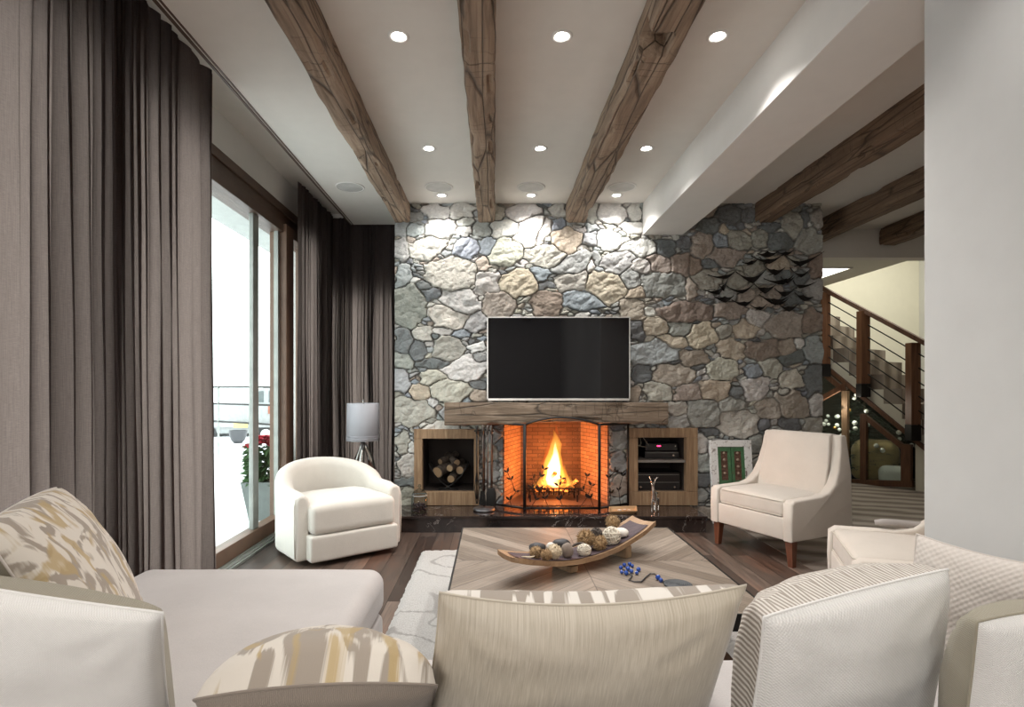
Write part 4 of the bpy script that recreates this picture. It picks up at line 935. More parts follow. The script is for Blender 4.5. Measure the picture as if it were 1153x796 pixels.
for k in range(11): x = .33 + k * .046; tube(bm, [(x, 5.12, HZ + .13), (x, 5.13, HZ + .07), (x, 5.35, HZ + .065), (x, 5.37, HZ + .13)], .006, 6)
mk('grate_bars', bm, PL['black'], gr, world=True)
bm = B(); tube(bm, [(.30, 5.12, HZ + .13), (.82, 5.12, HZ + .13)], .007, 6); tube(bm, [(.30, 5.33, HZ + .06), (.82, 5.33, HZ + .06)], .007, 6); mk('cross_bar', bm, PL['black'], gr, world=True)
for x in (.34, .78):
    for y in (5.14, 5.33): bm = B(); tube(bm, [(x, y, HZ + .001), (x, y, HZ + .066)], .007, 6); mk('leg', bm, PL['black'], gr, world=True)
def _ember():
    t = NT('burning_log'); c = t.co(); n = t.noise(c, 22, 5, .7)
    f = t.ramp(n, [(.5, (0, 0, 0)), (.62, (1., 1., 1.))])
    b = t.n('BsdfPrincipled', {'Base Color': (.05, .03, .02), 'Roughness': .9}).outputs[0]; e = t.n('Emission', {0: (1., .22, .03), 1: 5.}).outputs[0]
    t.surf(t.n('MixShader', {0: f, 1: b, 2: e}).outputs[0]); return t.m
ember = _ember()
bark = plain('bark', (.075, .055, .042), .95, nsc=30, amt=.5, bsc=50, bst=1.)
def _end():
    t = NT('log_end'); c = t.co('UV'); r = t.n('VectorMath', {0: c}, operation='LENGTH').outputs[1]
    w_ = t.math('SINE', t.math('MULTIPLY', t.math('ADD', r, t.math('MULTIPLY', t.noise(c, 3.), .15)), 60.))
    t.bsdf(t.ramp(w_, [(.2, (.26, .17, .09)), (.8, (.36, .26, .16))]), .8); return t.m
endm = _end()
def log_(p0, p1, r, mat, label, name='burning_log', grp='logs burning on the grate', ends=None, seed=0, cat='log'):
    p0 = Vector(p0); p1 = Vector(p1); bm = B(); n = 10; pts = [p0.lerp(p1, i / n) for i in range(n + 1)]
    tube(bm, pts, [r * (1 + .08 * math.sin(i * 1.7 + seed)) for i in range(n + 1)], 18)
    for v in bm.verts: v.co += Vector((1, 1, 1)) * .1 * r * mn.noise(v.co * 40 + Vector((seed, 0, 0)))
    cen = (p0 + p1) / 2
    if ends is None: return tag(mk(name, bm, mat, smooth=True, autosm=60), label, cat, grp)
    t = thing(name, label, cat, (cen.x, cen.y, min(p0.z, p1.z) - r), 0, grp); mk('bark', bm, mat, t, smooth=True, autosm=60, world=True)
    bm = B(); u = bm.loops.layers.uv.new('UVMap'); d = (p0 - p1).normalized(); a = d.orthogonal().normalized(); b = d.cross(a); c = bm.verts.new(p0 + d * .003)
    ring = [bm.verts.new(p0 + d * .002 + (a * math.cos(k * .3927) + b * math.sin(k * .3927)) * r * .93) for k in range(16)]
    for k in range(16):
        f = bm.faces.new((c, ring[k], ring[(k + 1) % 16]))
        for lp, uv in zip(f.loops, ((0, 0), (math.cos(k * .3927), math.sin(k * .3927)), (math.cos((k + 1) * .3927), math.sin((k + 1) * .3927)))): lp[u].uv = uv
    mk('sawn_end', bm, endm, t, world=True); return t
log_((.40, 5.22, .25), (.74, 5.28, .25), .032, ember, 'charred log lying lowest across the grate in the fire', seed=1)
log_((.46, 5.30, .30), (.68, 5.20, .32), .026, ember, 'charred log crossing on top of the lowest burning log', seed=2)
log_((.66, 5.21, .22), (.80, 5.27, .31), .025, ember, 'charred glowing log propped at the right side of the grate', seed=3)
log_((.52, 5.33, .29), (.58, 5.19, .40), .020, ember, 'thin charred log standing up inside the flames', seed=4)
def flame_part(parent, name, x, y, z, r, h, mat, lean=0, seed=0):
    bm = B(); prof = [(0, 0), (.55, .04), (.9, .12), (1, .22), (.92, .34), (.76, .48), (.58, .62), (.40, .75), (.22, .88), (.08, .97), (0, 1.0)]
    lathe(bm, [(a * r, b * h) for a, b in prof], 20)
    for v in bm.verts:
        t = v.co.z / h; v.co.x += lean * t * t + .22 * r * math.sin(t * 7 + seed) * t; v.co.y *= .75
        nn = mn.noise_vector(v.co * 14 + Vector((seed, 0, 0))); v.co += nn * r * .22 * min(1, t * 3)
    bmesh.ops.subdivide_edges(bm, edges=bm.edges[:], cuts=1, use_grid_fill=True, smooth=.4)
    bmesh.ops.translate(bm, verts=bm.verts, vec=(x, y, z)); bmesh.ops.recalc_face_normals(bm, faces=bm.faces)
    return mk(name, bm, mat, parent, smooth=True, world=True)
def flame_mat(name, col, st):
    t = NT(name); t.surf(t.n('BsdfTransparent', {0: (1., 1., 1.)}).outputs[0])
    t.t.links.new(t.n('Emission', {0: col, 1: st}).outputs[0], t.out.inputs[1]); return t.m
f1 = flame_mat('outer_flame', (1., .16, .015), 5.); f2 = flame_mat('middle_flame', (1., .42, .06), 16.); f3 = flame_mat('inner_flame', (1., .78, .35), 60.)
fl = thing('fire', 'tall yellow and orange flame burning in the fireplace', 'fire', (.57, 5.23, .25))
flame_part(fl, 'outer_flame', .575, 5.24, .22, .130, .62, f1, .0, 1); flame_part(fl, 'middle_flame', .575, 5.24, .23, .108, .58, f2, -.005, 2.)
flame_part(fl, 'inner_flame', .570, 5.24, .235, .072, .46, f3, .01, 3.)
for x, r, h, s in ((.45, .05, .16, 4), (.67, .055, .24, 5), (.72, .04, .14, 6), (.50, .05, .22, 7), (.40, .03, .09, 8)):
    flame_part(fl, 'flame_tongue', x, 5.23, .24, r, h, f2, .01, s)
for (x, z, p) in ((.57, .36, 9), (.565, .62, 6)):
    l = bpy.data.lights.new('fire_glow', 'POINT'); l.energy = p * 2.; l.color = (1., .27, .05); l.shadow_soft_size = .07
    o = bpy.data.objects.new('fire_glow', l); C.objects.link(o); o.location = (x, 5.17, z)
# fire screen
fs = thing('fire_screen', 'black iron three-panel fire screen with arched top and leaf decoration', 'fire screen', (.57, 4.74, HZ))
SY = 4.74
def sp(x, z):   # three folding panels: x runs along the screen
    if x < .27: return Vector((x, SY + (.27 - x) * .62, z))
    if x > .905: return Vector((x, SY + (x - .905) * .62, z))
    return Vector((x, SY, z))
def scr_top(x): return .885 + .06 * max(0, 1 - ((x - .5875) / .32) ** 2) if .27 <= x <= .905 else .885
bm = B()
for a, b in ((.27, .905), (-.02, .262), (.913, 1.20)):
    xs = [a + (b - a) * i / 16 for i in range(17)]
    tube(bm, [sp(x, scr_top(x)) for x in xs], .010, 8); tube(bm, [sp(x, HZ + .03) for x in (a, b)], .011, 8)
    for x in (a, b): tube(bm, [sp(x, HZ + .002), sp(x, scr_top(min(max(x, a), b)))], .010, 8)
mk('frame', bm, PL['black'], fs, world=True, smooth=True)
def _mesh():
    t = NT('fine_mesh'); tr = t.n('BsdfTransparent', {0: (1., 1., 1.)}).outputs[0]; d = t.n('BsdfDiffuse', {0: (.02, .02, .02)}).outputs[0]
    t.surf(t.n('MixShader', {0: .16, 1: tr, 2: d}).outputs[0]); return t.m
meshm = _mesh()
for a, b in ((.28, .895), (-.01, .252), (.923, 1.19)):
    bm = B(); n = 14; A = []
    for i in range(n + 1):
        x = a + (b - a) * i / n; A.append((bm.verts.new(sp(x, HZ + .04)), bm.verts.new(sp(x, scr_top(x) - .006))))
    for p, q in zip(A, A[1:]): bm.faces.new((p[0], q[0], q[1], p[1]))
    mk('mesh_panel', bm, meshm, fs, world=True)
def leafb(bm, c, ang, s):
    pts = [(0, 0), (.35, .20), (.7, .16), (1, 0), (.7, -.16), (.35, -.20)]; ca, sa = math.cos(ang), math.sin(ang)
    for dy in (0,):
        f = [bm.verts.new(sp(c[0] + (p[0] * ca - p[1] * sa) * s, c[1] + (p[0] * sa + p[1] * ca) * s) + Vector((0, -.012, 0))) for p in pts]
        k = [bm.verts.new(v.co + Vector((0, .003, 0))) for v in f]
        bm.faces.new(f); bm.faces.new(k[::-1])
        for i in range(6): bm.faces.new((f[i], k[i], k[(i + 1) % 6], f[(i + 1) % 6]))
rnd = random.Random(8)
for vine in (((.16, .15), (.14, .22), (.19, .30), (.15, .40), (.12, .46)), ((.30, .15), (.36, .24), (.33, .34), (.40, .44), (.43, .50)), ((.48, .15), (.44, .25), (.40, .33), (.34, .42)),
             ((.60, .16), (.57, .24), (.56, .36), (.58, .42)), ((.87, .15), (.83, .26), (.77, .32), (.80, .44)), ((.72, .15), (.80, .26), (.84, .36)), ((1.00, .15), (1.02, .28), (1.00, .42), (1.06, .47)), ((1.12, .15), (1.10, .30), (1.14, .42))):
    bm = B(); tube(bm, [sp(*p) + Vector((0, -.012, 0)) for p in vine], .0028, 5)
    for p, q in zip(vine[1:], vine): 
        for s in (-1, 1): leafb(bm, p, math.atan2(p[1] - q[1], p[0] - q[0]) + s * rnd.uniform(.5, 1.1), rnd.uniform(.035, .055))
    mk('leaf_vine', bm, PL['black'], fs, world=True)
# fire tools
ft = thing('fire_tool_set', 'dark iron fire tool stand with shovel and brush left of the fire', 'fire tools', (-.085, 4.79, HZ))
bm = B(); lathe(bm, [(0, .0), (.088, .0), (.095, .010), (.09, .022), (.02, .032), (0, .034)], 32); mk('base', bm, plain('pewter', (.16, .155, .16), .4, .7), ft, smooth=True, autosm=40)
bm = B(); tube(bm, [(0, .03, .03), (0, .03, .72)], .009, 8); tube(bm, [(-.085, .0, .69), (0, .03, .70), (.085, .0, .69)], .007, 8); mk('stand_pole', bm, PL['black'], ft, smooth=True)
for nm, x, kind in (('shovel', .062, 0), ('brush', -.01, 1), ('tongs', -.062, 2), ('poker', .03, 3)):
    bm = B(); tube(bm, [(x, -.01, .10 if kind != 0 else .20), (x, -.012, .45), (x, -.01, .70)], .006, 8); lathe(bm, [(0, .66), (.012, .67), (.009, .70), (.014, .73), (0, .745)], 10, (x, -.01, 0))
    h = mk(nm, bm, plain('worn_iron', (.10, .085, .075), .45, .8) if kind != 2 else PL['black'], ft, smooth=True)
    if kind == 0: bm = B(); prism(bm, [(x - .03, .20), (x + .03, .20), (x + .044, .15), (x + .042, .045), (x - .042, .045), (x - .044, .15)], 'y', -.035, -.022, .004); 
    elif kind == 1:
        bm = B(); rb = random.Random(3)
        for k in range(90): a = rb.random() * 6.28; r = rb.random() ** .5 * .032; tube(bm, [(x + .6 * r * math.cos(a), -.01 + .6 * r * math.sin(a), .17), (x + r * math.cos(a), -.01 + r * math.sin(a), .05)], .0016, 4)
    elif kind == 2: bm = B(); tube(bm, [(x, -.01, .35), (x - .018, -.012, .20), (x - .004, -.012, .06)], .005, 6); tube(bm, [(x, -.01, .35), (x + .018, -.012, .20), (x + .004, -.012, .06)], .005, 6)
    else: bm = B(); tube(bm, [(x, -.01, .10), (x, -.01, .05), (x + .014, -.01, .07)], .005, 6)
    c_ = mk({0: 'shovel_blade', 1: 'bristles', 2: 'tong_arms', 3: 'poker_hook'}[kind], bm, PL['black'], ft, smooth=True, autosm=40)

# ------------------------------------------------------------------ wall niches
def niche(x0, x1, z0, z1, ox0, ox1, oz0, oz1, label, shelf=None):
    t = thing('wall_niche', label, 'niche', ((x0 + x1) / 2, 5.0, HZ), 0, None)
    yf, yb = 4.975, 5.045
    for nm, a in (('frame_board', (x0, x1, oz1, z1)), ('frame_board', (x0, x1, z0, oz0)), ('frame_board', (x0, ox0, oz0, oz1)), ('frame_board', (ox1, x1, oz0, oz1))):
        bm = B(); box(bm, a[0] + .0008, a[1] - .0008, yf, yb, a[2] + .0008, a[3] - .0008, .003); mk(nm, bm, PL['framew'], t, world=True)
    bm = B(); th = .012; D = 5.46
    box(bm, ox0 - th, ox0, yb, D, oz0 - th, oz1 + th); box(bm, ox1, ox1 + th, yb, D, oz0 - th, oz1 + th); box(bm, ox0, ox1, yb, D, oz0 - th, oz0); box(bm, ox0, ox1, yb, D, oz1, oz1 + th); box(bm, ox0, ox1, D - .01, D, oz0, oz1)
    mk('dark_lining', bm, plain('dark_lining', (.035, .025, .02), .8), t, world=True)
    if shelf:
        bm = B(); box(bm, ox0, ox1, 5.0, D - .012, shelf - .011, shelf + .011, .002); mk('shelf', bm, plain('shelf_grey', (.24, .22, .20), .5), t, world=True)
niche(-.722, -.135, .139, .83, -.645, -.18, .262, .742, 'wooden framed square wall niche left of the fire holding a log rack')
niche(1.215, 1.845, .139, .84, 1.305, 1.74, .262, .752, 'wooden framed wall niche right of the fire with stereo shelf', .535)
lr = thing('log_rack', 'curved black iron log cradle inside the left wall niche', 'log rack', (-.42, 5.16, .262))
bm = B()
for y in (5.08, 5.26):
    tube(bm, [(-.60, y, .50), (-.55, y, .40), (-.46, y, .315), (-.40, y, .275), (-.33, y, .268)], .007, 6)
    tube(bm, [(-.24, y, .50), (-.29, y, .40), (-.38, y, .315), (-.44, y, .275), (-.51, y, .268)], .007, 6)
for x, z in ((-.55, .40), (-.29, .40), (-.42, .30)): tube(bm, [(x, 5.08, z), (x, 5.26, z)], .005, 6)
mk('cradle', bm, PL['black'], lr, world=True, smooth=True)
gl = 'split logs in the cradle'
log_((-.52, 5.07, .425), (-.40, 5.33, .47), .050, bark, 'largest log with a round sawn end at the left of the cradle', 'firewood_log', gl, 1, 2)
log_((-.395, 5.06, .365), (-.34, 5.32, .40), .036, bark, 'lowest log in the cradle, pale sawn end facing out', 'firewood_log', gl, 1, 4)
log_((-.405, 5.055, .465), (-.30, 5.32, .49), .033, bark, 'pale log with a hollow end in the middle of the cradle', 'firewood_log', gl, 1, 6)
log_((-.315, 5.10, .44), (-.27, 5.33, .44), .036, bark, 'dark log at the right side of the cradle', 'firewood_log', gl, 1, 8)
log_((-.345, 5.13, .505), (-.45, 5.34, .55), .032, bark, 'dark crooked log lying on top in the cradle', 'firewood_log', gl, 1, 9)
log_((-.50, 5.15, .51), (-.36, 5.34, .56), .030, bark, 'dark log behind the hollow one on top of the cradle', 'firewood_log', gl, 1, 11)
def device(x0, x1, y0, y1, z0, z1, label, knobs=(), led=None, name='stereo_receiver', lines=()):
    t = thing(name, label, 'stereo', ((x0 + x1) / 2, (y0 + y1) / 2, z0)); bm = B(); box(bm, x0, x1, y0, y1, z0, z1, .004); mk('casing', bm, PL['blackp'], t, world=True)
    for x, z, r in knobs:
        bm = B(); tube(bm, [(x, y0 - .012, z), (x, y0 + .001, z)], r, 16); mk('knob', bm, PL['steel'], t, world=True, smooth=True, autosm=40)
    if led: bm = B(); box(bm, led[0] - .017, led[0] + .017, y0 - .002, y0, led[1] - .005, led[1] + .005); mk('red_display', bm, emit('red_led', (1., .03, .12), 6.), t, world=True)
    for z in lines: bm = B(); box(bm, x0 + .01, x1 - .01, y0 - .002, y0, z, z + .003); mk('trim_line', bm, PL['alum'], t, world=True)
device(1.40, 1.72, 5.10, 5.38, .548, .615, 'black stereo unit with thin trim on the niche shelf', lines=(.60,), knobs=((1.66, .58, .008),))
device(1.41, 1.71, 5.12, 5.36, .617, .685, 'slim black box with a red display on top of the shelf stereo', led=(1.535, .662), knobs=((1.685, .662, .005),), name='media_box')
device(1.32, 1.72, 5.08, 5.38, .264, .42, 'large black amplifier with two silver knobs at the bottom of the right niche', knobs=((1.352, .29, .009), (1.665, .29, .009)), lines=(.40, .33), name='amplifier')
bm = B()
for a, b, c in (((1.33, .745), (1.31, .69), (1.35, .66)), ((1.35, .745), (1.36, .69), (1.34, .665)), ((1.38, .745), (1.41, .70), (1.43, .675)), ((1.31, .68), (1.36, .665), (1.41, .655))):
    tube(bm, [(a[0], 5.09, a[1]), (b[0], 5.08, b[1]), (c[0], 5.09, c[1])], .0028, 5)
tag(mk('loose_cables', bm, plain('pale_cable', (.45, .40, .32), .5), smooth=True), 'thin pale cables hanging in the upper left of the stereo niche', 'cables')

# ------------------------------------------------------------------ things on the hearth
jr = thing('glass_jar', 'glass apothecary jar with a domed lid and dark filling on the hearth', 'jar', (-.635, 4.70, HZ))
bm = B(); lathe(bm, [(.0, .002), (.064, .002), (.070, .012), (.070, .125), (.058, .142), (.058, .150)], 32); mk('jar_body', bm, PL['jar'], jr, smooth=True)
bm = B(); lathe(bm, [(.064, .150), (.066, .158), (.058, .172), (.038, .192), (.015, .205), (.008, .213), (.016, .226), (.010, .242), (0, .246)], 32); mk('lid', bm, PL['jar'], jr, smooth=True)
bm = B(); lathe(bm, [(.066, .146), (.069, .150), (.066, .155)], 32); mk('lid_rim', bm, plain('jar_rim', (.5, .52, .52), .2, .3), jr, smooth=True)
bm = B(); rj = random.Random(5)
for k in range(60):
    a = rj.random() * 6.28; r = rj.random() ** .5 * .05; sphere(bm, (r * math.cos(a), r * math.sin(a), .016 + rj.random() * .065), .012, (1, 1, .8), 8)
o = mk('dark_filling', bm, plain('dark_berries', (.05, .028, .028), .6), jr, smooth=True); o['kind'] = 'stuff'
wt = thing('wooden_tray', 'small light wooden serving tray tilted on the right side of the hearth', 'tray', (1.105, 4.71, HZ), R(12))
bm = B(); A = [(-.17, -.085), (.08, -.105), (.17, .085), (-.08, .105)]; Bo = [(-.13, -.062), (.06, -.078), (.13, .062), (-.06, .078)]
def ring(P, z, s=1): return [bm.verts.new((x * s, y * s, z)) for x, y in P]
r0 = ring(Bo, .001); r1 = ring(A, .032); r2 = ring(A, .034, .94); r3 = ring(Bo, .014, 1.08)
for a, b in ((r0, r1), (r1, r2), (r2, r3)):
    for k in range(4): bm.faces.new((a[k], a[(k + 1) % 4], b[(k + 1) % 4], b[k]))
bm.faces.new(r0[::-1]); bm.faces.new(r3); bmesh.ops.recalc_face_normals(bm, faces=bm.faces)
mk('tray_body', bm, wood('tray_wood', (.30, .17, .08), (.44, .28, .14), (.55, .38, .21), 0, 1., .5, .2), wt)
for x, y, s in ((-.03, 0, 1), (.02, .01, .8), (.05, -.012, .7)):
    bm = B(); sphere(bm, (x, y, .022), .012 * s, (1.6, 1., .5), 10); mk('pale_petal', bm, pebw, wt, smooth=True)
# silver deer figurine (skin)
def skin(name, verts, edges, radii, mat, loc, rz, label, cat, sub=2):
    me = bpy.data.meshes.new(name); me.from_pydata(verts, edges, []); o = bpy.data.objects.new(name, me); C.objects.link(o)
    sk = o.modifiers.new('skin', 'SKIN'); ld = me.skin_vertices[0].data if me.skin_vertices else None
    if ld is None: bm_ = B(); bm_.from_mesh(me); bm_.verts.layers.skin.verify(); bm_.to_mesh(me); bm_.free(); ld = me.skin_vertices[0].data
    for i, r in enumerate(radii): ld[i].radius = (r, r); ld[i].use_root = (i == 0)
    ss = o.modifiers.new('sub', 'SUBSURF'); ss.levels = ss.render_levels = sub
    dg = bpy.context.evaluated_depsgraph_get(); ev = o.evaluated_get(dg); m2 = bpy.data.meshes.new_from_object(ev); o.modifiers.clear(); o.data = m2
    m2.materials.clear(); m2.materials.append(mat)
    for p in m2.polygons: p.use_smooth = True
    o.location = loc; o.rotation_euler = (0, 0, rz); MW[o.name] = Matrix.Translation(Vector(loc)) @ Matrix.Rotation(rz, 4, 'Z'); return tag(o, label, cat)
V = [(0, .0, .150), (0, -.045, .152), (0, -.068, .190), (0, -.078, .235), (0, -.080, .262), (0, -.105, .262), (0, -.122, .256), (0, .045, .156), (0, .065, .150), (0, .078, .165),
     (.016, -.048, .10), (.016, -.052, .05), (.016, -.050, .006), (-.016, -.048, .10), (-.016, -.044, .05), (-.016, -.046, .006),
     (.016, .058, .105), (.016, .068, .055), (.016, .058, .006), (-.016, .054, .105), (-.016, .062, .055), (-.016, .052, .006), (.020, -.076, .278), (-.020, -.076, .278)]
E = [(0, 1), (1, 2), (2, 3), (3, 4), (4, 5), (5, 6), (0, 7), (7, 8), (8, 9), (1, 10), (10, 11), (11, 12), (1, 13), (13, 14), (14, 15), (7, 16), (16, 17), (17, 18), (7, 19), (19, 20), (20, 21), (4, 22), (4, 23)]
Rr = [.026, .027, .017, .012, .015, .010, .007, .027, .014, .005, .010, .0058, .0055, .010, .0058, .0055, .012, .0058, .0055, .012, .0058, .0055, .004, .004]
dr = skin('deer_figurine', V, E, Rr, PL['silver'], (1.375, 4.70, HZ), R(-28), 'small silver deer figurine standing on the hearth before the stereo niche', 'figurine')
bm = B()
for s in (-1, 1):
    tube(bm, [(s * .008, -.078, .270), (s * .022, -.070, .292), (s * .030, -.074, .318)], .003, 6); tube(bm, [(s * .022, -.070, .292), (s * .012, -.092, .305)], .0025, 6); tube(bm, [(s * .027, -.072, .303), (s * .042, -.062, .316)], .0022, 6)
mk('antlers', bm, PL['silver'], dr, smooth=True)
# leaning painted shutter
def leanp(o, cx, y, z, tilt): o.location = (cx, y, z); o.rotation_euler = (tilt, 0, 0)
sh = thing('painted_shutter', 'small green double shutter in a chipped white frame leaning on the stone wall', 'shutter', (2.125, 4.87, .002)); sh.rotation_euler = (R(-7), 0, R(0))
chip = NT('chipped_white'); c = chip.co(); n = chip.noise(c, 26, 6, .7); chip.bsdf(chip.ramp(n, [(.40, (.22, .18, .15)), (.47, (.74, .73, .71)), (1, (.80, .79, .78))]), .8, chip.bump(n, .5, .004))
gm = NT('green_paint'); c = gm.co(); n = gm.noise(c, 30, 5, .7); gm.bsdf(gm.ramp(n, [(.33, (.12, .10, .06)), (.42, (.05, .14, .06)), (.8, (.09, .21, .10))]), .6, gm.bump(n, .4, .003))
fw = .185; hh = .735
for a in ((-fw, fw, hh - .06, hh), (-fw, fw, 0, .06), (-fw, -fw + .065, .0605, hh - .0605), (fw - .065, fw, .0605, hh - .0605)): bm = B(); box(bm, a[0], a[1], -.02, .02, a[2], a[3], .003); mk('frame_board', bm, chip.m, sh)
for s in (-1, 1):
    x0, x1 = (-.118, -.003) if s < 0 else (.003, .118); bm = B()
    box(bm, x0, x0 + .026, -.012, .012, .062, hh - .062, .002); box(bm, x1 - .026, x1, -.012, .012, .062, hh - .062, .002)
    for z in (.062, .34, hh - .10): box(bm, x0 + .02, x1 - .02, -.012, .012, z, z + .038, .002)
    lf = mk('shutter_leaf', bm, gm.m, sh)
    bm = B(); box(bm, x0 + .028, x1 - .028, -.004, .004, .08, hh - .08); mk('carved_panel', bm, plain('rusty_carving', (.12, .06, .04), .8, nsc=60, amt=.5, bst=1.), lf)
    bm = B()
    for z in (.44, .50, .56, .62): bmesh.ops.create_icosphere(bm, subdivisions=1, radius=.014, matrix=Matrix.Translation(((x0 + x1) / 2, -.006, z)))
    mk('rosette', bm, plain('pale_carving', (.30, .22, .16), .8), lf)

# ------------------------------------------------------------------ wall sculpture of birds
ws = thing('wall_sculpture', 'dark metal sculpture of a flock of winged shapes on the stone wall', 'sculpture', (2.55, 4.97, 1.95))
birds = """115 310 290 325 365 260;80 440 220 460 270 370;160 500 270 525 330 490;260 410 410 460 500 390;320 525 450 560 500 520;350 285 510 360 610 265;400 205 500 205 545 165;470 155 640 200 740 145;540 125 650 130 720 110;700 110 800 125 850 95
760 140 910 220 1100 115;580 235 690 295 760 255;820 245 930 315 990 265;590 345 770 375 850 310;500 390 610 450 690 395;830 365 900 415 1030 375;690 425 790 475 860 430;550 480 700 545 800 500;470 570 570 600 610 565;700 560 810 610 880 560;860 460 960 510 1020 500
640 520 740 555 800 515;730 330 800 365 850 330;200 400 250 430 275 345;560 160 660 190 720 160"""
for k, r in enumerate(birds.replace('\n', ';').split(';')):
    a = list(map(float, r.split())); P = [((780 + a[i] / 7.687 - VX) / F * 4.95, H - (270 + a[i + 1] / 7.687 - VY) / F * 4.95) for i in (0, 2, 4)]
    Lw, Md, Rw = [Vector(p) for p in P]; th = .022 + .008 * (k % 3); m = 8; up = []; dn = []
    for i in range(2 * m + 1):
        t = i / (2 * m)
        if t <= .5: q = Lw.lerp(Md, t * 2); e = t * 2
        else: q = Md.lerp(Rw, t * 2 - 1); e = 2 - t * 2
        sagz = -.012 * math.sin(e * math.pi); w2 = th * (e ** 1.5) + .003
        y = 4.955 - .05 * (1 - e) ** 1.3 - .012 * (k % 4)
        up.append((q.x, y, q.y + sagz + w2 * .9)); dn.append((q.x, y - .018 * e, q.y + sagz - w2 * .6))
    bm = B()
    U = [bm.verts.new(p) for p in up]; Dn = [bm.verts.new(p) for p in dn]; Bk = [bm.verts.new((p[0], p[1] + .012, p[2] - .005)) for p in up]
    for i in range(2 * m):
        for A, D in ((U, Dn), (Dn, Bk), (Bk, U)): bm.faces.new((A[i], A[i + 1], D[i + 1], D[i]))
    bm.faces.new((U[0], Dn[0], Bk[0])); bm.faces.new((U[-1], Bk[-1], Dn[-1])); bmesh.ops.recalc_face_normals(bm, faces=bm.faces)
    mx, mz = Md.x, Md.y; tube(bm, [(mx, 4.95, mz), (mx, 5.01, mz)], .004, 6)
    mk('metal_bird', bm, plain('dark_metal', (.022, .020, .019), .45, .7) if k == 0 else bpy.data.materials['dark_metal'], ws, world=True)

# ------------------------------------------------------------------ lamp and side table
st_ = thing('side_table', 'small round side table behind the white swivel chair', 'side table', (-1.21, 5.10, 0))
bm = B(); lathe(bm, [(0, .42), (.125, .42), (.13, .43), (.125, .44), (0, .44)], 32); mk('tabletop', bm, PL['walnut'], st_, smooth=True, autosm=40)
bm = B(); lathe(bm, [(0, 0), (.13, 0), (.13, .012), (.02, .02), (.018, .42), (0, .42)], 24); mk('pedestal', bm, PL['black'], st_, smooth=True, autosm=40)
lp_ = thing('table_lamp', 'table lamp with white drum shade and polished metal legs behind the swivel chair', 'lamp', (-1.21, 5.10, .441))
bm = B(); prof = [(.142, .615), (.150, .285)]; lathe(bm, [(.146, .62), (.152, .275), (.149, .275), (.143, .62)], 48)
t = NT('lamp_shade'); t.surf(t.n('MixShader', {0: .35, 1: t.n('BsdfDiffuse', {0: (.74, .74, .79)}).outputs[0], 2: t.n('BsdfTranslucent', {0: (.74, .74, .78)}).outputs[0]}).outputs[0])
mk('lamp_shade', bm, t.m, lp_, smooth=True)
bm = B(); lathe(bm, [(.1535, .318), (.1535, .322)], 48); lathe(bm, [(.1537, .300), (.1537, .303)], 48); mk('shade_band', bm, plain('shade_band', (.6, .6, .66), .8), lp_, smooth=True)
bm = B(); tube(bm, [(0, 0, .25), (0, 0, .645)], .005, 8); sphere(bm, (0, 0, .645), .010, (1, 1, 1), 10); tube(bm, [(-.143, 0, .61), (0, 0, .61), (.143, 0, .61)], .002, 5); mk('stem_and_finial', bm, PL['steel'], lp_, smooth=True)
for a in (0, 1, 2):
    an = a * 2.094 + R(-90); c_, s_ = math.cos(an), math.sin(an); bm = B()
    tube(bm, [(c_ * .006, s_ * .006, .27), (c_ * .03, s_ * .03, .20), (c_ * .07, s_ * .07, .10), (c_ * .09, s_ * .09, .0)], [.010, .018, .028, .030], 12); mk('leg', bm, PL['steel'], lp_, smooth=True)
bm = B(); sphere(bm, (0, 0, .44), .03, (1, 1, 1.3), 12); mk('bulb', bm, plain('frosted_bulb', (.8, .8, .78), .4), lp_, smooth=True)

# ------------------------------------------------------------------ staircase and glazed store beneath it
P1 = Vector((4.90, 6.45, 0)); P2 = Vector((4.38, 7.30, 0)); SD = (P2 - P1).normalized(); SNn = Vector((-SD.y, SD.x, 0)); SNn = SNn if SNn.x > 0 else -SNn
def sx(px, py, off=0.):
    """point where the photo ray meets the vertical plane of the stair side"""
    d = Vector(((px - VX) / F, 1, -(py - VY) / F)); n = SNn; o_ = Vector((0, 0, H)); p = P1 + n * off
    k = (p - o_).dot(n) / d.dot(n); return o_ + d * k
stc = thing('staircase', 'staircase with carpeted steps rising behind the end of the stone wall', 'staircase', (P1.x, P1.y, 0))
def sdz(s, z, off): q = P1 + SD * s + SNn * off; return Vector((q.x, q.y, z))
def s_of(p): return (p - P1).dot(SD)
a0, a1 = sx(1060, 520), sx(900, 388)
slope = (a1.z - a0.z) / (s_of(a1) - s_of(a0)); z_str = lambda s: a0.z + slope * (s - s_of(a0))
sA, sB = s_of(a0), s_of(a1)
# carpeted steps
rise = .175; run = rise / slope; bm = B(); nst = int((sB - sA) / run) + 3; poly = []; s = sA - run * 2; low = []
z = z_str(s) + .30
for k in range(nst + 3):
    poly.append((s, z)); poly.append((s, z + rise)); s += run; z += rise
    if z > 2.35: break
lowp = [(q[0], z_str(q[0]) + .20) for q in (poly[0], poly[-1])]
def sprism(bm, poly, o0, o1):
    A = [bm.verts.new(sdz(p[0], p[1], o0)) for p in poly]; D = [bm.verts.new(sdz(p[0], p[1], o1)) for p in poly]; n = len(poly)
    bm.faces.new(A); bm.faces.new(D[::-1])
    for i in range(n): bm.faces.new((A[i], D[i], D[(i + 1) % n], A[(i + 1) % n]))
    bmesh.ops.recalc_face_normals(bm, faces=bm.faces)
low = [(p[0], p[1] - .19) for p in poly[::-1]]
sprism(bm, poly + [(poly[-1][0] + run, poly[-1][1])] + [(low[0][0] + run, low[0][1])] + low, .03, 1.0); mk('carpeted_steps', bm, PL['carpet'], stc, world=True)
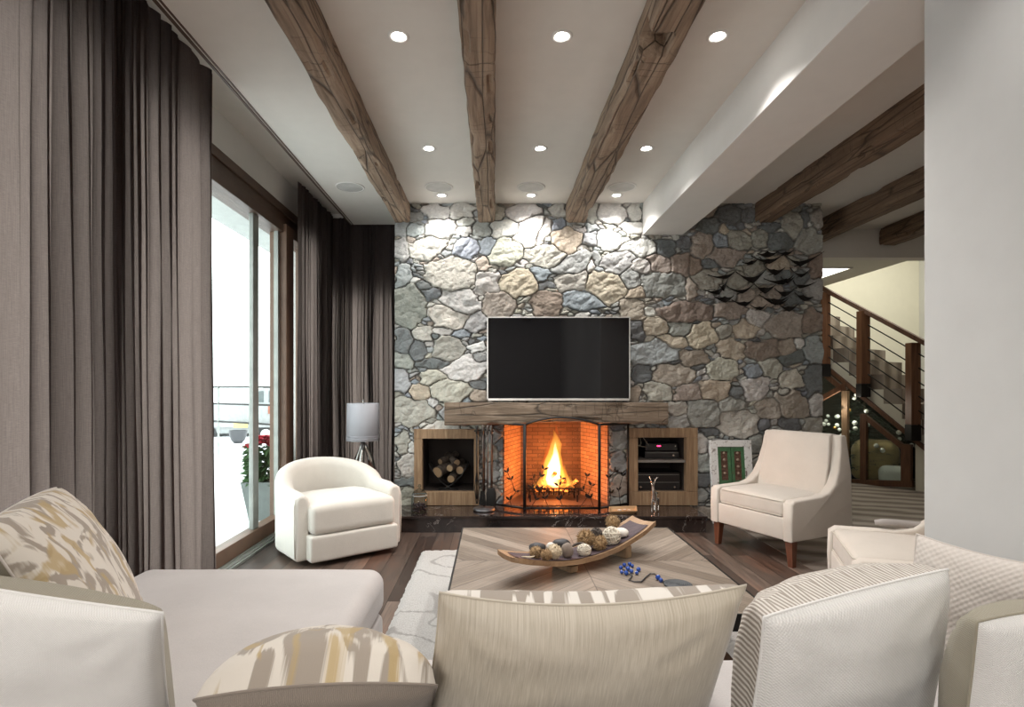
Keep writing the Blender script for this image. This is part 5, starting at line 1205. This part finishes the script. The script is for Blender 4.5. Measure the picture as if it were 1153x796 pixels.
bm = B(); pb = [(p[0], p[1] - .185) for p in poly]; sprism(bm, pb + [(poly[-1][0], z_str(poly[-1][0]) + .02), (poly[0][0], z_str(poly[0][0]) + .02)], .02, .99); mk('stair_side', bm, PL['cream'], stc, world=True)
bm = B(); sprism(bm, [(sA - .6, z_str(sA - .6) - .03), (sB + .5, z_str(sB + .5) - .03), (sB + .5, z_str(sB + .5) + .03), (sA - .6, z_str(sA - .6) + .03)], -.02, .03); mk('stringer_trim', bm, PL['railw'], stc, world=True)
rl = thing('stair_railing', 'dark wooden stair railing with thin horizontal metal rods', 'railing', (P1.x - .05, P1.y - .03, .5))
h0, h1 = sx(1062, 397, -.05), sx(895, 308, -.05)
def fat(bm, p, q, w2, h2):
    d = (q - p).normalized(); x = SNn; u = x.cross(d).normalized(); vs = []
    for c in (p, q):
        for i, j in ((-1, -1), (1, -1), (1, 1), (-1, 1)): vs.append(bm.verts.new(c + x * i * w2 + u * j * h2))
    for f in ((0, 1, 2, 3), (7, 6, 5, 4), (0, 4, 5, 1), (1, 5, 6, 2), (2, 6, 7, 3), (3, 7, 4, 0)): bm.faces.new([vs[k] for k in f])
    bmesh.ops.recalc_face_normals(bm, faces=bm.faces)
bm = B(); fat(bm, h0, h1, .045, .024); mk('handrail', bm, PL['railw'], rl, world=True)
for px, yt, yb_, yc in ((928, 331, 410, 424), (972, 352, 432, 447), (1028, 388, 478, 496), (1080, 415, 525, 545)):
    p = sx(px, yt, -.05); q = sx(px, yb_, -.05); q2 = sx(px, yc, -.05)
    bm = B(); box(bm, p.x - .055, p.x + .055, p.y - .05, p.y + .05, q.z, p.z + .02, .004); po = mk('post', bm, wood('red_post', (.07, .025, .012), (.16, .07, .032), (.26, .12, .06), 2, 1., .5, .3) if px == 928 else bpy.data.materials['red_post'], rl, world=True)
    bm = B(); box(bm, p.x - .058, p.x + .058, p.y - .053, p.y + .053, q2.z, q.z - .001, .003); mk('steel_foot', bm, PL['black'], po, world=True)
for k in range(6):
    f = (k + 1) / 7; A = sx(1075, 404 + (526 - 404) * f, -.05); D = sx(897, 309 + (386 - 309) * f, -.05)
    bm = B(); tube(bm, [A, D], .0075, 6); mk('metal_rod', bm, PL['black'], rl, world=True, smooth=True)
# glazed frame under the stairs
us = thing('glazed_stair_screen', 'wooden framed glass screen filling the triangle under the stairs', 'screen', (P1.x, P1.y, 0))
def post(px, yt, yb_, w2, mat, nm='upright'):
    p = sx(px, yt, .0); q = sx(px, yb_, .0); bm = B(); d = SD
    vs = []
    for c in (q, p):
        for i, j in ((-1, -1), (1, -1), (1, 1), (-1, 1)): vs.append(bm.verts.new(c + d * i * w2 + SNn * (j * .03 + .0)))
    for f in ((0, 1, 2, 3), (7, 6, 5, 4), (0, 4, 5, 1), (1, 5, 6, 2), (2, 6, 7, 3), (3, 7, 4, 0)): bm.faces.new([vs[k] for k in f])
    bmesh.ops.recalc_face_normals(bm, faces=bm.faces); mk(nm, bm, mat, us, world=True)
post(952, 440, 541, .034, PL['framew']); post(973, 466, 543, .034, PL['railw']); post(1021, 500, 545, .05, PL['railw']); post(915, 400, 540, .04, PL['railw'])
for a, b, w2 in (((973, 468), (1023, 508), .028), ((900, 541), (1028, 545), .035), ((905, 402), (952, 440), .03), ((912, 456), (952, 434), .03)):
    bm = B(); fat(bm, sx(*a), sx(*b), .028, w2); mk('rail', bm, PL['railw'], us, world=True)
bm = B(); A = [sx(900, 400, .012), sx(900, 541, .012), sx(1020, 545, .012), sx(1020, 494, .012)]; Dd = [v + SNn * .008 for v in A]
va = [bm.verts.new(v) for v in A]; vd = [bm.verts.new(v) for v in Dd]; bm.faces.new(va); bm.faces.new(vd[::-1])
for i in range(4): bm.faces.new((va[i], vd[i], vd[(i + 1) % 4], va[(i + 1) % 4]))
bmesh.ops.recalc_face_normals(bm, faces=bm.faces); mk('glass_pane', bm, PL['glass'], us, world=True)
bm = B(); e = sx(1029, 500); s1 = s_of(e); sprism(bm, [(s1 - 1.2, 0), (s1 - .015, 0), (s1 - .015, z_str(s1) - .02), (s1 - 1.2, max(.02, z_str(s1 - 1.2) - .02))], .0, .06); struct('wall_stair_base', bm, PL['cream'])
bm = B(); sprism(bm, [(s1 - 1.0, 0), (sB + .4, 0), (sB + .4, z_str(sB + .4) - .06), (s1 - 1.0, max(.05, z_str(s1 - 1.0) - .06))], 1.0, 1.04); struct('dark_backing_sheet', bm, plain('under_stair_shade', (.035, .03, .022), .8))  # made-up partition, coloured dark to stand in for shade under the steps
# tree and cushions seen through that glass
xt = thing('christmas_tree', 'dark green christmas tree with white baubles behind the glass under the stairs', 'tree', (4.85, 7.75, 0))
xt.location = (5.02, 7.45, .0); MW[xt.name] = Matrix.Translation(xt.location)
bm = B(); rt = random.Random(4)
for k in range(4200):
    z = .18 + rt.random() ** 1.25 * 1.4; r = (1.75 - z) * .46 * (rt.random() ** .4); a = rt.random() * 6.28; c = Vector((r * math.cos(a), r * math.sin(a), z)); d = Vector((math.cos(a), math.sin(a), -.25 + .3 * rt.random())).normalized(); u = Vector((-math.sin(a), math.cos(a), 0)); L = .10
    for s in (-1, 0, 1):
        tip = c + (d + u * s * .6).normalized() * L; w2 = Vector((0, 0, 1)).cross(d).normalized() * .008
        bm.faces.new([bm.verts.new(c - w2), bm.verts.new(c + w2), bm.verts.new(tip)])
o = mk('foliage', bm, plain('fir_green', (.018, .035, .018), .7), xt); o['kind'] = 'stuff'
bm = B(); tube(bm, [(0, 0, 0), (0, 0, 1.5)], [.03, .008], 8); mk('trunk', bm, bark, xt)
for k in range(60):
    z = .42 + rt.random() * .85; r = (1.75 - z) * .47; a = -2.1 + (rt.random() - .5) * 2.8; bm = B(); sphere(bm, (r * math.cos(a), r * math.sin(a), z), .022 + .010 * rt.random(), (1, 1, 1), 10)
    mk('bauble', bm, [plain('white_bauble', (.85, .85, .82), .15, .1, coat=.5), plain('gold_bauble', (.8, .45, .15), .2, .8)][0 if k % 6 else 1] if k < 2 else bpy.data.materials['gold_bauble' if k % 6 == 0 else 'white_bauble'], xt, smooth=True)
l = bpy.data.lights.new('under_stair_fill', 'POINT'); l.energy = 13; l.color = (1, .93, .8); l.shadow_soft_size = .1; o = bpy.data.objects.new('under_stair_fill', l); C.objects.link(o); o.location = (4.5, 7.1, .95)  # added point fill to brighten tree and cushions, no lamp modelled
def blob(name, label, c, w2, d2, h2, mat, rz=0, tilt=0):
    bm = cushion(w2, d2, h2, min(w2, d2, h2) * .45, .03, (0, 0, 0), .01, c[0]); bmesh.ops.rotate(bm, verts=bm.verts, matrix=Matrix.Rotation(tilt, 3, 'X')); o = mk(name, bm, mat, smooth=True, loc=(0, 0, 0)); o.location = c; o.rotation_euler = (0, 0, rz); return tag(o, label, 'cushion')
blob('floor_cushion', 'large rounded tan cushion behind the glass under the stairs', (4.86, 7.02, .02), .52, .30, .50, fabric('tan_plush', (.46, .34, .16)), R(-30))
blob('floor_cushion', 'dark blue cushion lying left of the tan one behind the stair glass', (4.63, 7.28, .02), .42, .20, .24, fabric('navy_cloth', (.03, .045, .085)), R(-55))
blob('floor_cushion', 'small white cushion in front of the tan one behind the stair glass', (4.90, 6.76, .02), .30, .14, .20, fabric('white_cloth', (.8, .8, .78)), R(-50))

# ------------------------------------------------------------------ outside the glass door
def U(px, py, Y): return pt(px, py, Y)
pl_ = thing('potted_poinsettia', 'tall grey tapered planter with red poinsettias outside the glass door', 'potted plant', (-2.20, 5.30, -.05))
bm = B()
def sq(z, h2): return [bm.verts.new((i * h2, j * h2, z)) for i, j in ((-1, -1), (1, -1), (1, 1), (-1, 1))]
rr = [sq(0, .11), sq(.37, .165), sq(.37, .145), sq(.33, .145)]
for a, b in zip(rr, rr[1:]):
    for k in range(4): bm.faces.new((a[k], a[(k + 1) % 4], b[(k + 1) % 4], b[k]))
bm.faces.new(rr[0][::-1]); bm.faces.new(rr[-1]); bmesh.ops.recalc_face_normals(bm, faces=bm.faces); mk('planter', bm, plain('grey_planter', (.16, .18, .17), .5), pl_)
rp = random.Random(2); bg, br = B(), B()
def leaf(bm, c, d, L, w2):
    d = d.normalized(); s = d.cross(Vector((0, 0, 1))).normalized() * w2; up = Vector((0, 0, .15 * L))
    a = bm.verts.new(c); b = bm.verts.new(c + d * L * .45 + s + up); e = bm.verts.new(c + d * L - up); f = bm.verts.new(c + d * L * .45 - s + up); bm.faces.new((a, b, e, f))
for k in range(620):
    a = rp.random() * 6.28; r = rp.random() ** .5 * .15; leaf(bg, Vector((r * math.cos(a), r * math.sin(a), .35 + rp.random() * .34)), Vector((math.cos(a), math.sin(a), rp.uniform(-.6, .5))), .09, .03)
for k in range(30):
    a = rp.random() * 6.28; r = rp.random() ** .5 * .16; c = Vector((r * math.cos(a), r * math.sin(a), .74 + .08 * rp.random() - r * .4))
    for j in range(9): b = j * .7 + rp.random(); leaf(br, c, Vector((math.cos(b), math.sin(b), .12 + .2 * (j % 2))), .075, .022)
o = mk('green_leaves', bg, plain('poinsettia_green', (.07, .15, .05), .6), pl_); o['kind'] = 'stuff'
o = mk('red_bracts', br, plain('poinsettia_red', (.55, .03, .06), .6), pl_); o['kind'] = 'stuff'
bm = B(); lathe(bm, [(0, 0), (.12, 0), (.22, .10), (.29, .30), (.30, .42), (.27, .42), (.26, .34), (0, .34)], 40)
c = pt(268, 498, 15.5)
for v in bm.verts: v.co.x *= .82; v.co.y *= .82; v.co.z *= .86
o = mk('bowl_planter', bm, plain('black_bowl', (.06, .06, .065), .4), smooth=True, autosm=40, loc=(0, 0, 0)); o.location = (c.x, 15.5, -.35); tag(o, 'dark grey round bowl planter standing in the snow beyond the glass door', 'planter')
# truck
tk = thing('pickup_truck', 'white pickup truck parked in the snow beyond the glass door', 'truck', (-7.3, 14.5, -.35))
wm = plain('truck_white', (.33, .34, .34), .4); dk = plain('dark_glass', (.10, .12, .12), .1)
TYf = 17.5
def W_(px, py, Y=TYf): return pt(px, py, Y)
def flat(pts, Y0, Y1, mat, nm, bev=.03):
    P = [((px - VX) / F * TYf, H - (py - VY) / F * TYf) for px, py in pts]; bm = B(); prism(bm, P, 'y', Y0, Y1, bev); mk(nm, bm, mat, tk, world=True, smooth=True, autosm=40)
flat([(215, 455), (330, 455), (334, 470), (330, 488), (215, 488)], TYf, TYf + 1.8, wm, 'body')
flat([(279, 456), (285, 439), (300, 436), (330, 436), (336, 456)], TYf + .05, TYf + 1.75, wm, 'cab')
flat([(282, 453), (288, 441), (296, 440), (296, 453)], TYf + .03, TYf + .2, dk, 'side_window', .005)
flat([(302, 453), (302, 440), (328, 440), (332, 453)], TYf + .03, TYf + .2, dk, 'side_window', .005)
flat([(302, 456), (306, 456), (308, 466), (302, 466)], TYf - .03, TYf + .05, plain('tail_red', (.30, .10, .06), .4), 'tail_light', .005)
flat([(215, 476), (332, 476), (332, 481), (215, 481)], TYf - .12, TYf + .02, plain('chrome_bumper', (.35, .35, .35), .3, .7), 'bumper', .01)
flat([(265, 475), (281, 475), (281, 481), (265, 481)], TYf - .15, TYf - .12, plain('yellow_plate', (.75, .60, .18), .5), 'plate', .004)
for px in (232, 300):
    c = W_(px, 490); bm = B(); tube(bm, [(c.x, TYf - .02, c.z + .02), (c.x, TYf + .25, c.z + .02)], .34, 24); w3 = mk('wheel', bm, PL['blackp'], tk, world=True, smooth=True, autosm=40)
    bm = B(); tube(bm, [(c.x, TYf - .04, c.z + .02), (c.x, TYf, c.z + .02)], .18, 20); mk('hub', bm, PL['steel'], w3, world=True, smooth=True, autosm=40)
fn = thing('cable_fence', 'thin cable fence with posts in the snow outside the glass door', 'fence', (-5.0, 11.0, -.35))
fa, fb_ = Vector((-3.2, 9.2, 0)), Vector((-9.5, 13.4, 0))
for z in (1.22, .56, .9): bm = B(); tube(bm, [fa + Vector((0, 0, z)), fb_ + Vector((0, 0, z))], .018, 6); mk('cable', bm, PL['black'], fn, world=True)
for k in range(7): q = fa.lerp(fb_, k / 6); bm = B(); tube(bm, [(q.x, q.y, -.35), (q.x, q.y, 1.25)], .02, 8); mk('post', bm, PL['alum'], fn, world=True)
